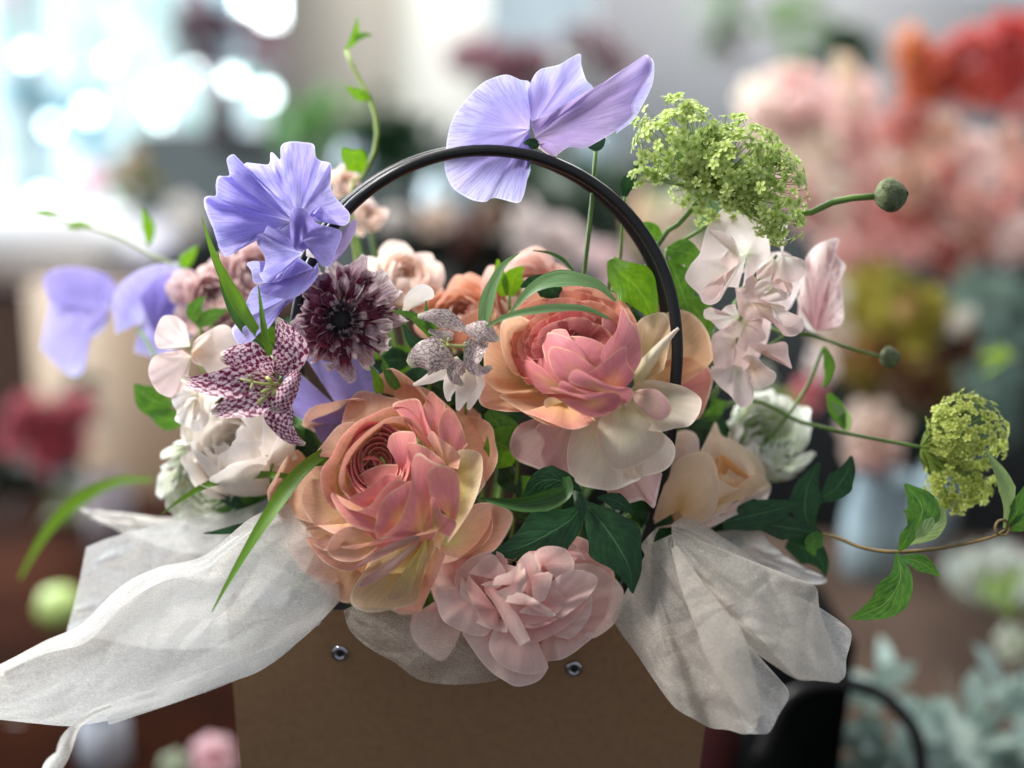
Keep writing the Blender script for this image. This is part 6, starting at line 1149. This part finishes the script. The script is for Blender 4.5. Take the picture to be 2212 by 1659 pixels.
# ------------------------------------------------------------------ LEAVES
def leafthing(label, leaves, mat='leaf', stems=None, name='leaf_sprig', cat='leaves', smat='stemg', sr=4, group=None, pname='leaf'):
    first = leaves[0][0][0]
    t = thing(name, label, cat, P(stems[0][-1] if stems else first), group)
    for l in leaves:
        pts, w_ = l[0], l[1]; kw = l[2] if len(l) > 2 else {}; kw = dict(kw); mt = kw.pop('mat', mat)
        mb = MB(); kw.setdefault('n', 26); kw.setdefault('c', 9); ribbon(mb, pts, w_, **kw); mb.build(pname, M[mt], t)
    for s_ in stems or []: MB().tube(P(crv(s_, 30)), sr*K).build('stem', M[smat], t)
    return t
LW = lambda w: [2, w*.8, w, w*.85, w*.5, 1.5]
leafthing('two dark glossy leaves between the coral and dusty pink ranunculus', [
    ([(1262, 1085, -10), (1235, 1120, 10), (1190, 1150, 22), (1130, 1180, 26), (1062, 1196, 20)], [5, 46, 60, 40, 2], dict(fold=-.15, wave=.04, c=13, twist=.1)),
    ([(1258, 1082, -10), (1300, 1130, 20), (1335, 1180, 30), (1360, 1230, 30), (1367, 1282, 24)], [5, 50, 62, 40, 2], dict(fold=-.15, wave=.04, c=13, twist=-.1)),
    ([(1240, 1060, 10), (1252, 1080, 24), (1258, 1100, 28), (1255, 1126, 26)], [3, 15, 15, 2], dict(fold=.1)),
    ([(1255, 1062, 0), (1220, 1040, 6), (1170, 1040, 0), (1130, 1075, -10)], [4, 26, 30, 4], dict(mat='leaf_dark')),
    ([(1290, 1075, -10), (1320, 1078, 0), (1345, 1090, 0), (1370, 1110, -10)], [3, 16, 18, 2])],
    'leaf_dark', [[(1258, 1080, -14), (1240, 1200, -120), (1100, 1500, -380)]])
def bladething(label, pts, w_, mat='blade', **kw):
    t = thing('grass_blade', label, 'blade', P(pts[0])); kw.setdefault('c', 9); kw.setdefault('n', 44); kw.setdefault('cup', .3)
    mb = MB(); ribbon(mb, pts, w_, **kw); mb.build('blade', M[mat], t); return t
bladething('long green blade bending down left over the tissue paper', [(740, 960, -40), (690, 985, -10), (640, 1030, 20), (590, 1100, 50), (545, 1170, 70), (495, 1255, 80), (458, 1322, 80)], [8, 15, 17, 17, 15, 10, 1.5], 'blade', twist=(0, .3, .6))
bladething('thin green blade curving left in front of the white green ranunculus', [(660, 1035, -40), (600, 1026, -60), (520, 1028, -90), (450, 1046, -120), (390, 1080, -150), (350, 1110, -180)], [3, 9, 10, 10, 7, 1], 'blade')
bladething('tall bright green blade left of the violet sweet pea', [(600, 770, 0), (560, 725, 10), (520, 665, 10), (490, 610, 10), (462, 550, 10), (436, 470, 0)], [4, 14, 15, 13, 8, 1], 'blade', twist=(.3, .1, -.3))
bladething('darker green blade beside the tall bright one', [(575, 758, -14), (530, 715, -6), (500, 665, -4), (480, 610, -6), (470, 540, -10)], [4, 9, 10, 8, 1], 'blade_deep')
bladething('short thin green blade standing on the checkered fritillary', [(580, 768, 30), (572, 720, 36), (566, 680, 36), (558, 616, 30)], [5, 8, 6, 1], 'blade')
bladething('grey green blade arched over the peach ranunculus heart', [(1316, 688, 60), (1270, 668, 76), (1210, 664, 86), (1140, 672, 86), (1090, 685, 76), (1050, 706, 60)], [3, 8, 9, 9, 8, 3], 'blade_grey')
bladething('broad grey green blade arched behind the peach ranunculus heart', [(1330, 650, -10), (1290, 615, 0), (1230, 602, 10), (1180, 608, 6), (1140, 632, 0), (1100, 680, -10)], [3, 15, 19, 18, 12, 2], 'blade_grey', twist=.2)
bladething('upright green blade left of the peach ranunculus', [(1042, 730, -20), (1050, 660, -20), (1066, 610, -24), (1090, 570, -30), (1122, 546, -40)], [8, 15, 16, 12, 1], 'blade_grey')
bladething('thin dark tendril blade above the peach ranunculus', [(1238, 585, -80), (1215, 560, -80), (1185, 546, -80), (1150, 541, -90)], [3, 4, 4, 1], 'blade_deep')
bladething('curved green blade hooking from the dark leaves to the coral ranunculus', [(1222, 1030, 24), (1222, 1060, 34), (1185, 1080, 44), (1120, 1090, 50), (1035, 1076, 44)], [10, 22, 20, 14, 2], 'blade_deep', cup=.45)
bladething('blurred green blade drooping at the far left', [(330, 1036, -600), (250, 1040, -680), (170, 1080, -760), (100, 1150, -800), (42, 1250, -800)], [4, 9, 12, 14, 3], 'blade')
leafthing('crinkled bright green leaf just inside the right of the handle', [
    ([(1320, 560, -100), (1340, 590, -80), (1375, 620, -70), (1400, 660, -66), (1412, 700, -70)], [10, 42, 48, 34, 3], dict(wave=.16, c=15, fold=.15, n=34))], 'leaf_bright', [[(1320, 560, -100), (1300, 700, -200), (1150, 1300, -380)]], name='mint_leaf', cat='leaf')
leafthing('serrated dark leaf behind the peach ranunculus top', [([(1220, 650, -60), (1180, 618, -50), (1150, 610, -50), (1125, 620, -50)], [8, 26, 22, 3], dict(wave=.1))], 'leaf_dark', [[(1220, 650, -60), (1200, 900, -200), (1150, 1300, -380)]], name='dark_leaf', cat='leaf')
leafthing('green leaves in the gap right of the handle under the viburnum stem', [
    ([(1440, 540, -130), (1480, 545, -120), (1520, 560, -120)], [8, 28, 3]), ([(1445, 560, -140), (1470, 620, -120), (1490, 680, -120)], [8, 34, 3]), ([(1430, 520, -150), (1400, 500, -140), (1360, 490, -140)], [8, 22, 3]),
    ([(1470, 640, -160), (1510, 680, -150), (1530, 740, -150)], [8, 34, 3]), ([(1490, 560, -170), (1500, 600, -160), (1515, 640, -160)], [8, 20, 3])], 'leaf', [[(1440, 540, -140), (1430, 760, -260), (1250, 1300, -380)]])
leafthing('bright green leaves between the two fritillaries and the handle', [
    ([(1100, 640, -150), (1110, 600, -140), (1130, 575, -140)], [8, 24, 3], dict(mat='leaf_bright')), ([(1090, 640, -150), (1080, 600, -140), (1075, 560, -140)], [8, 16, 3], dict(mat='leaf_bright')), ([(1120, 650, -150), (1150, 640, -140), (1175, 650, -140)], [6, 16, 3], dict(mat='leaf_bright'))], 'leaf', [[(1100, 640, -150), (1100, 900, -260), (1050, 1300, -380)]])
leafthing('green spiky leaves left of the pale fritillary', [
    ([(940, 735, 10), (915, 700, 20), (885, 680, 20), (845, 672, 16)], [6, 13, 8, 1]), ([(945, 730, 10), (925, 690, 16), (920, 650, 16)], [6, 10, 1]), ([(940, 745, 0), (895, 740, 6), (870, 700, 0)], [8, 14, 2], dict(mat='leaf_dark')), ([(860, 840, -60), (840, 810, -50), (825, 770, -50)], [8, 12, 2]), ([(820, 850, -60), (815, 820, -50), (800, 790, -50)], [8, 12, 2], dict(mat='leaf_bright'))], 'leaf', [[(940, 740, 0), (930, 900, -160), (1000, 1300, -380)]])
leafthing('green leaf pair left of the cream blush rose', [([(370, 880, -240), (320, 860, -230), (290, 830, -230)], [8, 34, 3]), ([(400, 900, -240), (360, 905, -230), (320, 890, -230)], [8, 24, 3])], 'leaf', [[(400, 900, -240), (500, 1050, -280), (700, 1300, -380)]])
leafthing('olive bud leaves beside the mauve stock', [([(430, 700, -200), (420, 670, -190), (440, 640, -190)], [6, 18, 3], dict(mat='leaf')), ([(425, 705, -200), (460, 680, -190), (490, 670, -190)], [6, 16, 3])], 'leaf', [[(430, 700, -210), (500, 1000, -280), (700, 1300, -380)]])
leafthing('green leaf with dark centre visible under the peach ranunculus', [([(1120, 980, -90), (1080, 960, -80), (1050, 950, -80)], [30, 50, 20], dict(mat='leaf_bright')), ([(1110, 960, -90), (1070, 910, -90), (1050, 890, -90)], [20, 34, 8])], 'leaf', [[(1120, 980, -100), (1100, 1200, -250), (1050, 1400, -380)]])
# right: shadowed leaves
leafthing('dark shadowed leaves at the right rim beside the apricot rose', [
    ([(1560, 1130, -130), (1620, 1115, -120), (1680, 1100, -120), (1735, 1085, -130)], [14, 34, 30, 4]), ([(1640, 1130, -150), (1700, 1140, -140), (1760, 1150, -140), (1775, 1160, -140)], [14, 28, 24, 4]),
    ([(1760, 1160, -150), (1740, 1110, -140), (1745, 1050, -140), (1770, 1000, -150)], [6, 34, 34, 4]), ([(1765, 1080, -150), (1800, 1060, -140), (1830, 1020, -140), (1840, 985, -150)], [6, 30, 24, 3]),
    ([(1770, 1150, -140), (1755, 1180, -130), (1760, 1200, -130)], [8, 20, 3], dict(mat='leaf_vine')), ([(1700, 1170, -180), (1750, 1190, -180), (1775, 1215, -180), (1784, 1245, -180)], [14, 34, 26, 2])],
    'leaf_dark', [[(1770, 1150, -150), (1650, 1140, -200), (1400, 1250, -330)]])
# honeysuckle vine
leafthing('honeysuckle vine reaching right with paired leaves and a knotted tip', [
    ([(1937, 1195, -40), (1945, 1250, -20), (1915, 1300, -16), (1870, 1325, -20), (1835, 1336, -24)], [3, 40, 40, 22, 1.5], dict(fold=.12, c=13)),
    ([(1945, 1205, -40), (1975, 1210, -30), (2005, 1225, -30), (2030, 1245, -34)], [3, 17, 19, 2], dict(fold=.1)),
    ([(1942, 1190, -44), (1955, 1170, -30), (1968, 1140, -30), (1975, 1120, -34)], [3, 16, 15, 2], dict(fold=.1)),
    ([(1960, 1170, -50), (1985, 1130, -40), (1990, 1090, -40), (1955, 1045, -44)], [3, 32, 40, 3], dict(fold=.12, c=13)),
    ([(1965, 1175, -50), (2000, 1150, -36), (2030, 1125, -36), (2036, 1095, -40)], [3, 24, 24, 3], dict(mat='leaf_pale')),
    ([(2168, 1140, -60), (2175, 1090, -50), (2160, 1030, -50), (2130, 975, -56)], [3, 20, 22, 2], dict(mat='leaf_pale', twist=.6, cup=.5)),
    ([(2175, 1140, -60), (2195, 1110, -50), (2205, 1080, -50), (2215, 1050, -54)], [3, 16, 18, 3]),
    ([(2175, 1145, -60), (2205, 1130, -50), (2235, 1110, -50)], [3, 18, 4])],
    'leaf_vine', None, name='honeysuckle_vine', cat='vine')
hv = bpy.data.objects['honeysuckle_vine']
MB().tube(P(crv([(2190, 1120, -60), (2160, 1153, -60), (2060, 1180, -56), (1940, 1192, -50), (1860, 1182, -90), (1780, 1155, -150), (1600, 1150, -220), (1400, 1250, -330)], 60)), np.linspace(4, 5, 60)*K).build('stem', M['stembr'], hv)
MB().tube(P([(2165+15*math.cos(a), 1140+17*math.sin(a), -56+6*math.sin(a*.5)) for a in np.linspace(0, 8.5, 40)]), 3*K).build('tendril', M['stembr'], hv)
# curling tendril upper left, blurred
leafthing('curling pale tendril with small leaves rising left of the handle', [
    ([(805, 215, -320), (785, 208, -310), (765, 198, -310), (748, 186, -310)], [3, 12, 13, 2], dict(mat='leaf_bright')), ([(748, 105, -330), (765, 85, -330), (770, 60, -330), (772, 38, -330)], [3, 10, 6, 1], dict(mat='leaf_bright')),
    ([(765, 85, -330), (785, 76, -330), (805, 76, -330)], [4, 7, 1], dict(mat='leaf')), ([(790, 372, -310), (770, 350, -300), (752, 335, -300), (742, 320, -300)], [6, 28, 20, 4], dict(mat='leaf_bright'))],
    'leaf_bright', [[(748, 108, -330), (765, 150, -330), (800, 215, -320), (815, 280, -310), (805, 340, -310), (785, 380, -310), (760, 480, -300), (860, 1200, -380)]], name='tendril_vine', cat='vine', sr=5, smat='stemv')
leafthing('faint vine with small leaves before the window at left', [
    ([(320, 530, -520), (322, 500, -520), (314, 470, -520), (306, 450, -520)], [4, 14, 12, 2]), ([(390, 590, -480), (400, 565, -470), (420, 540, -470), (425, 530, -470)], [4, 15, 14, 2]), ([(145, 490, -560), (170, 485, -560), (200, 487, -560)], [3, 9, 2]), ([(70, 455, -560), (95, 456, -560), (130, 462, -560)], [2, 6, 2])],
    'leaf_bright', [[(70, 456, -560), (150, 480, -560), (250, 510, -540), (340, 560, -500), (400, 600, -470), (560, 900, -400), (800, 1300, -380)]], name='tendril_vine', cat='vine', sr=3, smat='stemv')
leafthing('small green leaf dangling below the right bud stem', [([(1780, 750, -220), (1790, 780, -210), (1790, 810, -210), (1780, 835, -215)], [4, 12, 10, 3]), ([(1790, 850, -230), (1810, 890, -225), (1825, 925, -225)], [6, 18, 4]), ([(1830, 930, -230), (1825, 900, -225), (1795, 870, -225)], [6, 14, 3], dict(mat='leaf_pale'))], 'leaf', [[(1780, 750, -230), (1700, 900, -260), (1400, 1250, -330)]])
leafthing('small dark leaf tip under the white green ranunculus at left', [([(540, 1140, -120), (500, 1145, -100), (465, 1150, -100), (440, 1152, -100)], [10, 12, 8, 1])], 'leaf_dark', [[(540, 1140, -120), (700, 1300, -330)]], name='dark_leaf', cat='leaf')
leafthing('dark bud leaf at the left edge of the large viburnum', [([(1350, 425, -100), (1355, 400, -90), (1372, 370, -90), (1380, 350, -95)], [6, 16, 12, 2])], 'leaf_dark', [[(1350, 425, -100), (1320, 700, -220), (1200, 1300, -380)]], name='dark_leaf', cat='leaf')
# ------------------------------------------------------------------ dark filler greenery deep in the arrangement
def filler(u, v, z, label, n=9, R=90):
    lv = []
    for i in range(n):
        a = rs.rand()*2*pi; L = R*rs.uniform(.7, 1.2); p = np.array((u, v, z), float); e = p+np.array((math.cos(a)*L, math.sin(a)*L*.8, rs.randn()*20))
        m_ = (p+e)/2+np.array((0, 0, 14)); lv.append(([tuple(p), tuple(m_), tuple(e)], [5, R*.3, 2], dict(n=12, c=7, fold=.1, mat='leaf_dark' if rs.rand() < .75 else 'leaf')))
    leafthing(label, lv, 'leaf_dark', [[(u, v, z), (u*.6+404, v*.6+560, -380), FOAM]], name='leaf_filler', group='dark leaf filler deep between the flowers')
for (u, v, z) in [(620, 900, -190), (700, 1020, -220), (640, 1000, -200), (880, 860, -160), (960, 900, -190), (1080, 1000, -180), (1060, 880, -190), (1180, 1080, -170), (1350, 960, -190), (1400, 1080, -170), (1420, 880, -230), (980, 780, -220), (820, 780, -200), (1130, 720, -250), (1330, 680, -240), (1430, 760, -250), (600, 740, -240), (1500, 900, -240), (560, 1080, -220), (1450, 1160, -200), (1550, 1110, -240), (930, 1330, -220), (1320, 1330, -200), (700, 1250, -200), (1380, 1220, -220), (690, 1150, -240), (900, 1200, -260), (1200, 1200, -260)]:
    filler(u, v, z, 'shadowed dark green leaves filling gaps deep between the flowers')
